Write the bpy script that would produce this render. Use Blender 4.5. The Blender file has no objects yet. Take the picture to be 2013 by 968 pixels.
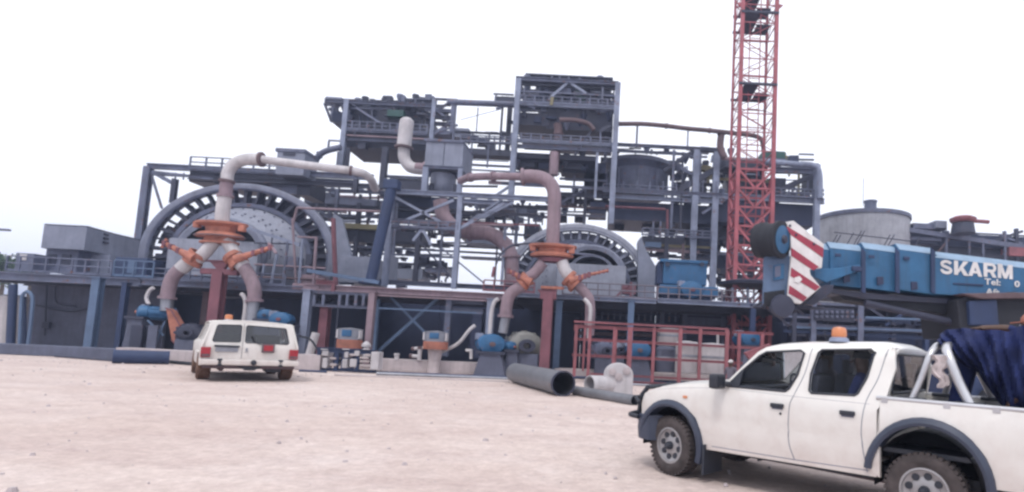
import bpy, bmesh, math, random
import numpy as np
from math import sin, cos, pi, radians, atan, sqrt
from mathutils import Vector, Matrix
random.seed(7)
SC = bpy.context.scene
COL = SC.collection
# ------------------------------------------------------------------ camera
F, PPX, PPY, IW, IH = 1150.0, 1190.0, 574.0, 2013.0, 968.0
PITCH, ROLL = atan(.096), radians(2.9)
RM = Matrix.Rotation(pi/2+PITCH, 3, 'X') @ Matrix.Rotation(ROLL, 3, 'Z')
CAM = Vector((0, 0, 1.5))
cd = bpy.data.cameras.new('camera'); cam = bpy.data.objects.new('camera', cd); COL.objects.link(cam)
cam.matrix_world = Matrix.Translation(CAM) @ RM.to_4x4()
cd.sensor_width = 36; cd.lens = F/IW*36; cd.shift_x = -(PPX-IW/2)/IW; cd.shift_y = (PPY-IH/2)/IW
cd.clip_start = .1; cd.clip_end = 3000
SC.camera = cam
# ------------------------------------------------------------------ sky and sun (bright overcast)
wd = bpy.data.worlds.new('World'); SC.world = wd; wd.use_nodes = True
n = wd.node_tree.nodes; l = wd.node_tree.links; n.clear()
so = n.new('ShaderNodeOutputWorld'); bg = n.new('ShaderNodeBackground'); sk = n.new('ShaderNodeTexSky')
sk.sky_type = 'NISHITA'; sk.sun_disc = False; sk.sun_elevation = radians(58); sk.sun_rotation = radians(150)
sk.air_density = 1; sk.dust_density = 6
mx = n.new('ShaderNodeMixRGB'); mx.inputs[0].default_value = .93
mx.inputs[2].default_value = (9.9, 10.1, 10.9, 1)          # thick even cloud over the sky
l.new(sk.outputs[0], mx.inputs[1]); l.new(mx.outputs[0], bg.inputs[0]); bg.inputs[1].default_value = .13
l.new(bg.outputs[0], so.inputs[0])
sd = bpy.data.lights.new('sun', 'SUN'); sun = bpy.data.objects.new('sun', sd); COL.objects.link(sun)
sd.energy = 1.5; sd.angle = radians(11); sd.color = (1, .95, .9)
sun.rotation_euler = (radians(32), 0, radians(-20))
SC.view_settings.view_transform = 'Standard'; SC.view_settings.look = 'None'
SC.view_settings.exposure = 0.08; SC.view_settings.gamma = 1
SC.cycles.filter_width = 2.6
SC.cycles.max_bounces = 5; SC.cycles.diffuse_bounces = 3
# ------------------------------------------------------------------ pixel -> place
def ray(x, y): return RM @ Vector(((x-PPX)/F, -(y-PPY)/F, -1))
def P(x, y, Y):
    d = ray(x, y); return CAM + d*(Y/d.y)
def G(x, y, z=0):
    d = ray(x, y); return CAM + d*((z-1.5)/d.z)
def S(pxs, Y): return pxs*Y/F
# ------------------------------------------------------------------ materials
def mat(name, col, rough=.6, metal=0., var=.22, rust=0., scale=1.2, streak=.25, bump=.15, rcol=(.16, .06, .03), coat=0., fine=14., dust=0.):
    m = bpy.data.materials.new(name); m.use_nodes = True
    N = m.node_tree.nodes; L = m.node_tree.links; b = N['Principled BSDF']
    tc = N.new('ShaderNodeTexCoord')
    n1 = N.new('ShaderNodeTexNoise'); n1.inputs['Scale'].default_value = scale; n1.inputs['Detail'].default_value = 8; n1.inputs['Roughness'].default_value = .65
    L.new(tc.outputs['Object'], n1.inputs['Vector'])
    r1 = N.new('ShaderNodeValToRGB'); e = r1.color_ramp.elements
    e[0].position = .3; e[1].position = .72
    e[0].color = tuple(c*(1-var) for c in col)+(1,); e[1].color = tuple(min(1, c*(1+var)) for c in col)+(1,)
    L.new(n1.outputs[0], r1.inputs[0]); out = r1.outputs[0]
    if streak:
        mp = N.new('ShaderNodeMapping'); mp.inputs['Scale'].default_value = (5, 5, .45)
        n2 = N.new('ShaderNodeTexNoise'); n2.inputs['Scale'].default_value = 1.3; n2.inputs['Detail'].default_value = 6
        L.new(tc.outputs['Object'], mp.inputs[0]); L.new(mp.outputs[0], n2.inputs['Vector'])
        r2 = N.new('ShaderNodeValToRGB'); r2.color_ramp.elements[0].position = .48; r2.color_ramp.elements[1].position = .75
        L.new(n2.outputs[0], r2.inputs[0])
        f = N.new('ShaderNodeMath'); f.operation = 'MULTIPLY'; f.inputs[1].default_value = streak; L.new(r2.outputs[0], f.inputs[0])
        q = N.new('ShaderNodeMixRGB'); q.inputs[2].default_value = tuple(c*.45+.02 for c in col)+(1,)
        L.new(f.outputs[0], q.inputs[0]); L.new(out, q.inputs[1]); out = q.outputs[0]
    if rust:
        n3 = N.new('ShaderNodeTexNoise'); n3.inputs['Scale'].default_value = 2.3; n3.inputs['Detail'].default_value = 10; n3.inputs['Roughness'].default_value = .7
        L.new(tc.outputs['Object'], n3.inputs['Vector'])
        r3 = N.new('ShaderNodeValToRGB'); r3.color_ramp.elements[0].position = .66-rust*.35; r3.color_ramp.elements[1].position = .76-rust*.3
        L.new(n3.outputs[0], r3.inputs[0])
        q = N.new('ShaderNodeMixRGB'); q.inputs[2].default_value = rcol+(1,)
        L.new(r3.outputs[0], q.inputs[0]); L.new(out, q.inputs[1]); out = q.outputs[0]
    if dust:
        sx = N.new('ShaderNodeSeparateXYZ'); L.new(tc.outputs['Object'], sx.inputs[0])
        nd = N.new('ShaderNodeTexNoise'); nd.inputs['Scale'].default_value = 3.5; nd.inputs['Detail'].default_value = 9; nd.inputs['Roughness'].default_value = .7; L.new(tc.outputs['Object'], nd.inputs['Vector'])
        mr = N.new('ShaderNodeMapRange'); mr.inputs['From Min'].default_value = 1.15; mr.inputs['From Max'].default_value = .3; mr.inputs['To Min'].default_value = -.12; mr.inputs['To Max'].default_value = .75; L.new(sx.outputs['Z'], mr.inputs['Value'])
        ml = N.new('ShaderNodeMath'); ml.operation = 'MULTIPLY_ADD'; ml.use_clamp = True; ml.inputs[1].default_value = 1.6; ml.inputs[2].default_value = -.72; L.new(nd.outputs[0], ml.inputs[0])
        ad = N.new('ShaderNodeMath'); ad.operation = 'ADD'; ad.use_clamp = True; L.new(ml.outputs[0], ad.inputs[0]); L.new(mr.outputs[0], ad.inputs[1])
        cl = N.new('ShaderNodeMath'); cl.operation = 'MULTIPLY'; cl.use_clamp = True; cl.inputs[1].default_value = dust; L.new(ad.outputs[0], cl.inputs[0])
        q = N.new('ShaderNodeMixRGB'); q.inputs[2].default_value = (.43, .33, .30, 1); L.new(cl.outputs[0], q.inputs[0]); L.new(out, q.inputs[1]); out = q.outputs[0]
    L.new(out, b.inputs['Base Color'])
    b.inputs['Roughness'].default_value = rough; b.inputs['Metallic'].default_value = metal
    if coat: b.inputs['Coat Weight'].default_value = coat
    if bump:
        n4 = N.new('ShaderNodeTexNoise'); n4.inputs['Scale'].default_value = fine; n4.inputs['Detail'].default_value = 5
        L.new(tc.outputs['Object'], n4.inputs['Vector'])
        bp = N.new('ShaderNodeBump'); bp.inputs['Strength'].default_value = bump; bp.inputs['Distance'].default_value = .02
        L.new(n4.outputs[0], bp.inputs['Height']); L.new(bp.outputs[0], b.inputs['Normal'])
    return m
M = dict(
 steel=mat('light_steel', (.205, .235, .33), rust=.2, var=.3, streak=.4), steel2=mat('mid_steel', (.105, .12, .185), rust=.24, var=.35, streak=.4),
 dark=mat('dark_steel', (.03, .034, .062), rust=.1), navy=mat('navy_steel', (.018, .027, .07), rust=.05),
 mill=mat('mill_grey', (.165, .18, .245), var=.25, streak=.4, rust=.1), plate=mat('grey_plate', (.19, .21, .28), streak=.35, rust=.04),
 blueish=mat('blue_grey_paint', (.085, .135, .23), rust=.1), strut=mat('deep_blue_paint', (.018, .035, .095)),
 blue=mat('machine_blue', (.018, .10, .225), rough=.5, rust=.16), boom=mat('crane_blue', (.02, .105, .225), rough=.5, rust=.08, streak=.5),
 boomtop=mat('crane_pale_blue', (.2, .3, .42), rough=.45), orange=mat('orange_lead_primer', (.37, .14, .095), var=.45, rough=.7, rust=.15, rcol=(.30, .09, .06)),
 mauve=mat('mauve_primer', (.235, .17, .20), var=.25, rough=.7, streak=.45), white=mat('dusty_white_paint', (.47, .45, .47), rough=.6, streak=.4),
 red=mat('crane_red', (.31, .08, .10), rough=.55, var=.3), rustred=mat('rust_red_primer', (.17, .065, .085), rough=.75, var=.3),
 fence=mat('red_oxide_primer', (.25, .085, .10), rough=.75, var=.35), tank=mat('pale_tank_paint', (.31, .32, .36), streak=.4), head=mat('mill_grey', (.25, .265, .33), var=.2, streak=.45, rust=.06), casing=mat('casting', (.21, .21, .20), rust=.2), rosy=mat('dull_rosy_grey', (.125, .11, .14), rust=.15), rusty=mat('rusty_pipe', (.12, .08, .09), rough=.8, var=.4),
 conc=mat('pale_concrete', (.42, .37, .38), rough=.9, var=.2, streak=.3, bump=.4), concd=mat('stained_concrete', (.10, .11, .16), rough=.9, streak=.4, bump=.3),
 galv=mat('galvanised_steel', (.27, .28, .32), rough=.4, metal=.5), pipe=mat('grey_pipe', (.17, .175, .195), rough=.5, metal=.3, rust=.1),
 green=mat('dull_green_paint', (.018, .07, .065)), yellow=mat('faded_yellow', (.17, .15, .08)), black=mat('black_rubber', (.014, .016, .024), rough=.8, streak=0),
 wood=mat('grey_crate_wood', (.42, .37, .37), rough=.85), leaf=mat('leaf_green', (.045, .085, .045), rough=.8, streak=0, scale=4), bark=mat('bark', (.1, .08, .06), rough=.9),
)
# ------------------------------------------------------------------ mesh building
class MB:
    def __init__(s): s.v = []; s.f = []; s.mi = []; s.k = 0
    def add(s, vs, fs):
        o = len(s.v); s.v += [Vector(a) for a in vs]; s.f += [tuple(i+o for i in f) for f in fs]; s.mi += [s.k]*len(fs); return s
    def box(s, c, d, rot=None):
        c = Vector(c); hx, hy, hz = d[0]/2, d[1]/2, d[2]/2
        vs = [Vector((x, y, z)) for z in (-hz, hz) for x, y in ((-hx, -hy), (hx, -hy), (hx, hy), (-hx, hy))]
        if rot is not None: vs = [rot @ a for a in vs]
        return s.add([a+c for a in vs], [(3, 2, 1, 0), (4, 5, 6, 7), (0, 1, 5, 4), (1, 2, 6, 5), (2, 3, 7, 6), (3, 0, 4, 7)])
    def bbox(s, a, b):   # rounded-off box between two corners
        a, b = Vector(a), Vector(b); return s.box((a+b)/2, (abs(b.x-a.x), abs(b.y-a.y), abs(b.z-a.z)))
    def prof(s, p, q, pr, up=None):
        p, q = Vector(p), Vector(q); t = (q-p).normalized()
        u = Vector(up) if up else (Vector((0, 0, 1)) if abs(t.z) < .9 else Vector((0, 1, 0)))
        a = t.cross(u).normalized(); b = a.cross(t)
        k = len(pr); vs = [p+a*x+b*y for x, y in pr]+[q+a*x+b*y for x, y in pr]
        return s.add(vs, [(i, (i+1) % k, (i+1) % k+k, i+k) for i in range(k)]+[tuple(range(k))[::-1], tuple(range(k, 2*k))])
    def beam(s, p, q, w, h=None):
        h = h or w; return s.prof(p, q, [(-w/2, -h/2), (w/2, -h/2), (w/2, h/2), (-w/2, h/2)])
    def ibeam(s, p, q, w, h=None):
        h = h or w; t = h*.16; g = w*.12; a, b = w/2, h/2
        return s.prof(p, q, [(-a, -b), (a, -b), (a, -b+t), (g, -b+t), (g, b-t), (a, b-t), (a, b), (-a, b), (-a, b-t), (-g, b-t), (-g, -b+t), (-a, -b+t)])
    def tube(s, pts, r, k=14, cap=True):
        pts = [Vector(a) for a in pts]; m = len(pts)
        rs = r if isinstance(r, (list, tuple)) else [r]*m
        a = None; rings = []
        for i in range(m):
            t = (pts[min(i+1, m-1)]-pts[max(i-1, 0)]).normalized()
            if a is None: a = t.cross(Vector((0, 0, 1)) if abs(t.z) < .9 else Vector((0, 1, 0))).normalized()
            a = (a-t*a.dot(t)).normalized(); b = t.cross(a)
            rings += [pts[i]+(a*cos(2*pi*j/k)+b*sin(2*pi*j/k))*rs[i] for j in range(k)]
        fs = [(i*k+j, i*k+(j+1) % k, (i+1)*k+(j+1) % k, (i+1)*k+j) for i in range(m-1) for j in range(k)]
        if cap: fs += [tuple(range(k))[::-1], tuple(range((m-1)*k, m*k))]
        return s.add(rings, fs)
    def hollow(s, p, q, r, t, k=20):     # open-ended pipe with wall thickness
        p, q = Vector(p), Vector(q); d = (q-p).normalized()
        return s.lathe(p, d, [(r-t, 0), (r, 0), (r, (q-p).length), (r-t, (q-p).length), (r-t, 0)], k)
    def lathe(s, c, ax, pr, k=20, sx=1., sy=1., cap=True):   # profile (radius, along); sx, sy squash the circle
        c = Vector(c); ax = Vector(ax).normalized()
        a = ax.cross(Vector((0, 0, 1))).normalized() if abs(ax.z) < .9 else Vector((1, 0, 0)); b = ax.cross(a)
        vs = [c+ax*h+(a*cos(2*pi*j/k)*sx+b*sin(2*pi*j/k)*sy)*r for r, h in pr for j in range(k)]
        m = len(pr); fs = [(i*k+j, i*k+(j+1) % k, (i+1)*k+(j+1) % k, (i+1)*k+j) for i in range(m-1) for j in range(k)]
        if cap and pr[0] != pr[-1]:
            if pr[0][0] > 1e-4: fs.append(tuple(range(k))[::-1])
            if pr[-1][0] > 1e-4: fs.append(tuple(range((m-1)*k, m*k)))
        return s.add(vs, fs)
    def slab(s, pts, d):                 # polygon pts extruded by vector d
        k = len(pts); d = Vector(d); vs = [Vector(a) for a in pts]; vs += [a+d for a in vs]
        return s.add(vs, [tuple(range(k)), tuple(range(k, 2*k))[::-1]]+[((i+1) % k, i, i+k, (i+1) % k+k) for i in range(k)])
def mesh_obj(name, mb, m, parent=None, off=Vector((0, 0, 0)), smooth=False, bevel=0):
    me = bpy.data.meshes.new(name); me.from_pydata([v-off for v in mb.v], [], mb.f)
    ms = m if isinstance(m, list) else [m]
    for q in ms: me.materials.append(M[q] if isinstance(q, str) else q)
    if len(ms) > 1: me.polygons.foreach_set('material_index', mb.mi)
    bm = bmesh.new(); bm.from_mesh(me); bmesh.ops.recalc_face_normals(bm, faces=bm.faces)
    if smooth: bmesh.ops.remove_doubles(bm, verts=bm.verts, dist=1e-5)
    if bevel: bmesh.ops.bevel(bm, geom=list(bm.edges), offset=bevel, segments=2, affect='EDGES', profile=.6, clamp_overlap=True)
    bm.to_mesh(me); bm.free()
    if smooth:
        me.polygons.foreach_set('use_smooth', [True]*len(me.polygons))
        try: me.set_sharp_from_angle(angle=radians(38))
        except Exception: pass
    o = bpy.data.objects.new(name, me); COL.objects.link(o)
    if parent is not None: o.parent = parent
    return o
class T:                                  # a thing: an Empty at its base, with parts
    def __init__(s, name, label, cat, loc=(0, 0, 0), group=None, rotz=0, scale=None):
        s.o = bpy.data.objects.new(name, None); COL.objects.link(s.o); s.loc = Vector(loc); s.o.location = s.loc; s.o.empty_display_size = .3
        s.o.rotation_euler.z = rotz; s.local = False
        s.o['label'] = label; s.o['category'] = cat
        if group: s.o['group'] = group
    def part(s, name, mb, m, parent=None, smooth=False, label=None, bevel=0):
        o = mesh_obj(name, mb, m, parent or s.o, Vector((0, 0, 0)) if s.local else s.loc, smooth, bevel)
        if label: o['label'] = label
        return o
def copy_thing(t, delta, label, mats=None):
    r = t.o.copy(); COL.objects.link(r); r.location = t.o.location+Vector(delta); r['label'] = label
    def rec(src, dst):
        for ch in list(src.children):
            c = ch.copy(); COL.objects.link(c); c.parent = dst; rec(ch, c)
    rec(t.o, r); return r
def single(name, mb, m, label, cat, group=None, smooth=False, loc=None, bevel=0):
    loc = Vector(loc) if loc is not None else sum(mb.v, Vector())/len(mb.v)
    o = mesh_obj(name, mb, m, None, loc, smooth, bevel); o.location = loc
    o['label'] = label; o['category'] = cat
    if group: o['group'] = group
    return o
def struct(name, mb, m, smooth=False, kind='structure'):
    o = mesh_obj(name, mb, m, None, Vector(), smooth); o['kind'] = kind; return o
def crom(pts, n=6):
    pts = [Vector(p) for p in pts]; q = [pts[0]*2-pts[1]]+pts+[pts[-1]*2-pts[-2]]; out = []
    for i in range(1, len(q)-2):
        a, b, c, d = q[i-1:i+3]
        for j in range(n):
            t = j/n; out.append(.5*((2*b)+(c-a)*t+(2*a-5*b+4*c-d)*t*t+(3*b-3*c+d-a)*t**3))
    return out+[pts[-1]]
SL = math.tan(radians(2.9))
def members(t, Y, mem, m='steel'):
    """steel pieces of one frame given by where they stand: v x top bottom width | h x0 x1 y width | d x0 y0 x1 y1 width | p (round) x0 y0 x1 y1 width"""
    for e in mem:
        k = e[0]; mm = m; yy = Y
        ex = [a for a in e[1:] if isinstance(a, str)]; e2 = [a for a in e[1:] if not isinstance(a, str)]
        if ex: mm = ex[0]
        b = MB()
        if k == 'v':
            x, y0, y1, w = e2[:4]; yy += e2[4] if len(e2) > 4 else 0
            a, c = P(x+(y1-y0)*.03, y0, yy), P(x-(y1-y0)*.03, y1, yy); X = (a.x+c.x)/2; w = S(w, yy)
            if w > .1: b.ibeam((X, yy, c.z), (X, yy, a.z), w, w)
            else: b.beam((X, yy, c.z), (X, yy, a.z), w)
            nm = 'column' if w > .12 else 'post'
        elif k == 'h':
            x0, x1, y, w = e2[:4]; yy += e2[4] if len(e2) > 4 else 0
            z = P((x0+x1)/2, y, yy).z; a = P(x0, y, yy); c = P(x1, y, yy); w = S(w, yy)
            if w > .1: b.ibeam((a.x, yy-.004, z), (c.x, yy-.004, z), min(w, .25), w)
            else: b.beam((a.x, yy-.004, z), (c.x, yy-.004, z), w*.97)
            nm = 'beam' if w > .1 else 'rail'
        elif k == 'd':
            x0, y0, x1, y1, w = e2[:5]; yy += e2[5] if len(e2) > 5 else 0
            w = S(w, yy); b.beam(P(x0, y0, yy+.012), P(x1, y1, yy+.012), w*.8, w); nm = 'brace'
        elif k == 'p':
            x0, y0, x1, y1, w = e2[:5]; yy += e2[5] if len(e2) > 5 else 0
            b.tube([P(x0, y0, yy), P(x1, y1, yy)], S(w, yy)/2, 10); nm = 'pipe'
        elif k == 'b':                    # plated box, x0 y0 x1 y1 depth
            x0, y0, x1, y1, dp = e2[:5]; yy += e2[5] if len(e2) > 5 else 0
            a, c = P(x0, (y0+y1)/2, yy), P(x1, (y0+y1)/2, yy); z0 = P((x0+x1)/2, y1, yy).z; z1 = P((x0+x1)/2, y0, yy).z
            b.box(((a.x+c.x)/2, yy+dp/2+.02, (z0+z1)/2), (c.x-a.x, dp, z1-z0)); nm = 'panel'
        t.part(nm, b, mm, smooth=(k == 'p'))
def railing(name, label, x0, x1, y, h, Y, m='steel2', posts=8, group='handrails of the plant', depth=0, cat='handrail'):
    z = P((x0+x1)/2, y, Y).z; a = P(x0, y, Y).x; c = P(x1, y, Y).x; hh = S(h, Y); r = S(2.2, Y)
    t = T(name, label, cat, ((a+c)/2, Y, z), group)
    for i in range(posts):
        X = a+(c-a)*i/(posts-1); t.part('post', MB().beam((X, Y, z), (X, Y, z+hh), r*1.2), m)
    for q in (1, .55): t.part('rail', MB().tube([(a, Y-.01, z+hh*q), (c, Y-.01, z+hh*q)], r*.6, 8), m)
    t.part('toe_board', MB().box(((a+c)/2, Y, z+.06), (c-a, .02, .12)), m)
    return t
def pipe(t, pts, Y, w, m, nm='pipe', n=7, k=16, flange=()):
    """round pipe through picked places; Y a number or one per point; flange: indices that get a bolted flange"""
    Ys = Y if isinstance(Y, (list, tuple)) else [Y]*len(pts)
    q = [P(a, b, y) for (a, b), y in zip(pts, Ys)]; r = S(w, sum(Ys)/len(Ys))/2
    c = crom(q, n) if len(q) > 2 else q
    o = t.part(nm, MB().tube(c, r, k), m, smooth=True)
    for i in flange:
        d = ((q[i+1]-q[i]) if i+1 < len(q) else (q[i]-q[i-1])).normalized()
        t.part('flange', MB().tube([q[i]-d*.06, q[i]+d*.06], r*1.3, k), m if m != 'white' else 'rusty', smooth=True)
    return o
# ================================================================== ground
def ground():
    m = bpy.data.materials.new('dusty_laterite'); m.use_nodes = True
    N = m.node_tree.nodes; L = m.node_tree.links; b = N['Principled BSDF']; b.inputs['Roughness'].default_value = .95
    b.inputs['Specular IOR Level'].default_value = .1
    g = N.new('ShaderNodeNewGeometry')
    def noise(sc, det=8, rg=.6, mp=None):
        q = N.new('ShaderNodeTexNoise'); q.inputs['Scale'].default_value = sc; q.inputs['Detail'].default_value = det; q.inputs['Roughness'].default_value = rg
        if mp:
            k = N.new('ShaderNodeMapping'); k.inputs['Scale'].default_value = mp[:3]; k.inputs['Rotation'].default_value = (0, 0, mp[3]); L.new(g.outputs['Position'], k.inputs[0]); L.new(k.outputs[0], q.inputs['Vector'])
        else: L.new(g.outputs['Position'], q.inputs['Vector'])
        return q.outputs[0]
    def ramp(s, p0, p1, c0, c1):
        r = N.new('ShaderNodeValToRGB'); e = r.color_ramp.elements; e[0].position = p0; e[1].position = p1; e[0].color = c0+(1,); e[1].color = c1+(1,); L.new(s, r.inputs[0]); return r.outputs[0]
    def mix(f, a, c, t='MIX'):
        q = N.new('ShaderNodeMixRGB'); q.blend_type = t; 
        if isinstance(f, float): q.inputs[0].default_value = f
        else: L.new(f, q.inputs[0])
        for s, i in ((a, 1), (c, 2)):
            if isinstance(s, tuple): q.inputs[i].default_value = s+(1,)
            else: L.new(s, q.inputs[i])
        return q.outputs[0]
    base = ramp(noise(.16, 6), .35, .7, (.57, .47, .43), (.68, .595, .555))
    tracks = ramp(noise(1.0, 8, .7, (.3, .9, 1, radians(-14))), .42, .62, (0, 0, 0), (.4, .4, .4))
    c = mix(tracks, base, (.46, .36, .34))
    patch = ramp(noise(.5, 9, .7), .5, .68, (0, 0, 0), (.55, .55, .55))
    c = mix(patch, c, (.66, .585, .56))
    stain = ramp(noise(.7, 7, .65, (1, 1.7, 1, .3)), .60, .74, (0, 0, 0), (.6, .6, .6)); c = mix(stain, c, (.42, .33, .32))
    mott = ramp(noise(2.6, 12, .78), .36, .66, (.87, .85, .85), (1.06, 1.055, 1.05)); c = mix(1.0, c, mott, 'MULTIPLY')
    grain = ramp(noise(9, 8, .8), .3, .75, (.76, .76, .76), (1.15, 1.15, 1.15)); c = mix(1.0, c, grain, 'MULTIPLY')
    speck = ramp(noise(34, 3, .5), .68, .74, (0, 0, 0), (.5, .5, .5)); c = mix(speck, c, (.3, .23, .22))
    L.new(c, b.inputs['Base Color'])
    bp = N.new('ShaderNodeBump'); bp.inputs['Strength'].default_value = .55; bp.inputs['Distance'].default_value = .05
    ad = N.new('ShaderNodeMath'); ad.operation = 'ADD'; L.new(noise(5, 8, .7), ad.inputs[0]); L.new(noise(1.0, 8, .7, (.3, .9, 1, radians(-14))), ad.inputs[1])
    L.new(ad.outputs[0], bp.inputs['Height']); L.new(bp.outputs[0], b.inputs['Normal'])
    # one sheet: fine and uneven near the yard, flat out to the horizon
    import mathutils.noise as mn
    xs = [-900, -300, -120, -60]+[-40+i*.5 for i in range(0, 141)]+[50, 90, 250, 900]
    ys = [-300, -60, -15]+[-6+i*.5 for i in range(0, 80)]+[50, 90, 250, 900]
    mb = MB(); nx = len(xs)
    for y in ys:
        for x in xs:
            near = max(0, min(1, (31-y)/6))*max(0, 1-abs(x)/45) if y > -7 else 0
            z = (mn.noise(Vector((x*.35, y*.8, 1)))*.022+mn.noise(Vector((x*1.3, y*1.9, 4)))*.012)*near-.01
            mb.v.append(Vector((x, y, z)))
    for j in range(len(ys)-1):
        for i in range(nx-1): mb.f.append((j*nx+i, j*nx+i+1, (j+1)*nx+i+1, (j+1)*nx+i)); mb.mi.append(0)
    struct('ground', mb, m, smooth=True)
ground()
# loose stones and clods on the yard
mb = MB()
for i in range(1500):
    x = random.uniform(-24, 12); y = random.uniform(4.5, 26) if random.random() < .6 else random.uniform(20, 27.5); r = random.uniform(.008, .028)*(1+random.random()**6*1.5)
    vs = [Vector((cos(a)*r*random.uniform(.7, 1.2), sin(a)*r*random.uniform(.7, 1.2), 0)) for a in [k*pi/2.5 for k in range(5)]]
    top = Vector((0, 0, r*random.uniform(.5, .9)))
    mb.add([Vector((x, y, -.012))+v for v in vs]+[Vector((x, y, -.01))+v*.6+top for v in vs], [(k, (k+1) % 5, (k+1) % 5+5, k+5) for k in range(5)]+[(5, 6, 7, 8, 9)])
struct('gravel', mb, 'conc', kind='stuff')
# ================================================================== trees at far left
def tree(px, py, Y, h, label, seed):
    rnd = random.Random(seed); p = P(px, py, Y); base = Vector((p.x, Y, 0)); top = p.z
    t = T('tree', label, 'tree', base, 'trees behind the platform')
    t.part('trunk', MB().tube([base, base+Vector((.1, 0, top*.5)), base+Vector((0, .1, top*.85))], [.22, .16, .05], 8), 'bark')
    b = MB()
    for i in range(1500):
        th, ph = rnd.uniform(0, 2*pi), rnd.uniform(-1, 1); cl = rnd.randrange(9); cr = random.Random(seed*31+cl)
        cx, cy, cz = cr.uniform(-1, 1)*h*.45, cr.uniform(-1, 1)*h*.3, top-h*.35-cr.random()*h*.5
        r = h*.28*rnd.random()**.4; s = .13
        c = base+Vector((cx+r*cos(th)*sqrt(1-ph*ph), cy+r*sin(th)*sqrt(1-ph*ph), cz+r*ph))
        u = Vector((rnd.uniform(-1, 1), rnd.uniform(-1, 1), rnd.uniform(-1, 1))).normalized()*s; w = u.cross(Vector((rnd.uniform(-1, 1), rnd.uniform(-1, 1), 1))).normalized()*s*.6
        b.add([c-u, c+w, c+u, c-w], [(0, 1, 2, 3)])
    t.part('crown', b, 'leaf')
for i, (px, py, Y, h, lb) in enumerate([(14, 484, 52, 3.2, 'dark green bushy treetop at the end of the raised platform'), (40, 488, 56, 3., 'rounder green treetop beside the grey plant housing'),
                                         (-10, 486, 54, 3.4, 'green treetop cut by the photo edge behind the platform'), (66, 499, 58, 2.4, 'lowest green treetop just showing behind the grey housing')]): tree(px, py, Y, h, lb, i+3)
# ================================================================== kerbs, plinths
def kerb(label, pts, h, wd, m='conc', group='concrete kerbs along the yard'):
    q = [G(*p) for p in pts]; mb = MB()
    for i in range(len(q)-1):
        d = (q[i+1]-q[i]).normalized(); nn = Vector((-d.y, d.x, 0))*wd
        mb.slab([q[i], q[i+1], q[i+1]+Vector((0, 0, h)), q[i]+Vector((0, 0, h))], nn)
    single('concrete_kerb', mb, m, label, 'kerb', group, bevel=.02)
kerb('long low stained concrete kerb at the foot of the left platform', [(-60, 694), (225, 706)], .42, .9, 'concd')
kerb('low pale concrete kerb between the black pipe and the white estate car', [(225, 707), (395, 716)], .5, .8)
kerb('short pale concrete plinth just beyond the white estate car', [(575, 726), (627, 729)], .62, .9)
kerb('long pale concrete plinth in front of the dark bay with crossed bracing', [(745, 729), (962, 737)], .52, 1.1)
kerb('wide low concrete slab edge under the lattice cage', [(1090, 742), (1440, 757)], .42, 1.3)
kerb('concrete slab edge behind the large grey pipe', [(1000, 739), (1090, 742)], .35, 1.2)
# ================================================================== platform decks and the dark undercroft
DY = 28.9
def deck(label, x0, x1, ytop, ybot, m, y_back, fm='steel'):
    t = T('platform_deck', label, 'platform', P((x0+x1)/2, ybot, DY), 'raised platform decks')
    a, c = P(x0, ytop, DY), P(x1, ytop, DY); z1 = P((x0+x1)/2, ytop, DY).z; z0 = P((x0+x1)/2, ybot, DY).z
    t.part('edge_beam', MB().ibeam((a.x, DY-.1, (z0+z1)/2), (c.x, DY-.1, (z0+z1)/2), .3, z1-z0), fm)
    t.part('slab', MB().bbox((a.x, DY+.06, z1-.12), (c.x, y_back, z1-.02)), m)
    for i in range(6):
        y = DY+1.2+i*(y_back-DY-1.5)/6; t.part('joist', MB().ibeam((a.x, y, z1-.3), (c.x, y, z1-.3), .18, .34), 'dark')
    return z1
Z1 = deck('grey blue steel platform deck carrying the big housing at the far end', -60, 282, 536+4, 552+4, 'steel2', 40, 'steel2')
Z2 = deck('dark platform deck running under the larger mill', 284, 600, 556, 569, 'dark', 33, 'steel2')
Z3 = deck('mauve edged platform deck across the bay with crossed bracing', 602, 1010, 569, 581, 'concd', 34, 'mauve')
Z4 = deck('pale edged platform deck below the smaller mill', 1012, 1290, 583, 591, 'dark', 36)
Z5 = deck('pale edged platform deck below the blue gearbox and lattice mast', 1292, 1560, 594, 603, 'dark', 36)
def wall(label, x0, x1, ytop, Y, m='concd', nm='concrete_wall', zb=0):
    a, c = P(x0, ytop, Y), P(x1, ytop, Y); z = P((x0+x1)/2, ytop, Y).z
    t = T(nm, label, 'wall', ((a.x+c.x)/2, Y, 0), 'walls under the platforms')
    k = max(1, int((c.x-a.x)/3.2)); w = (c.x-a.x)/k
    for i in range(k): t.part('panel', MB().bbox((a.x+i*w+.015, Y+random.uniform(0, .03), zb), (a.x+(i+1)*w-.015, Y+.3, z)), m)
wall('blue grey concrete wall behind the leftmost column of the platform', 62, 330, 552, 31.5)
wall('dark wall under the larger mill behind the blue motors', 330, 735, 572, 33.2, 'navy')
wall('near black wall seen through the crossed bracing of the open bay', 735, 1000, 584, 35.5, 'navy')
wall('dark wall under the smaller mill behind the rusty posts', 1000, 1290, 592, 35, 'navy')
wall('dark wall behind the red lattice cage', 1290, 1620, 603, 33, 'navy')
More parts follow.
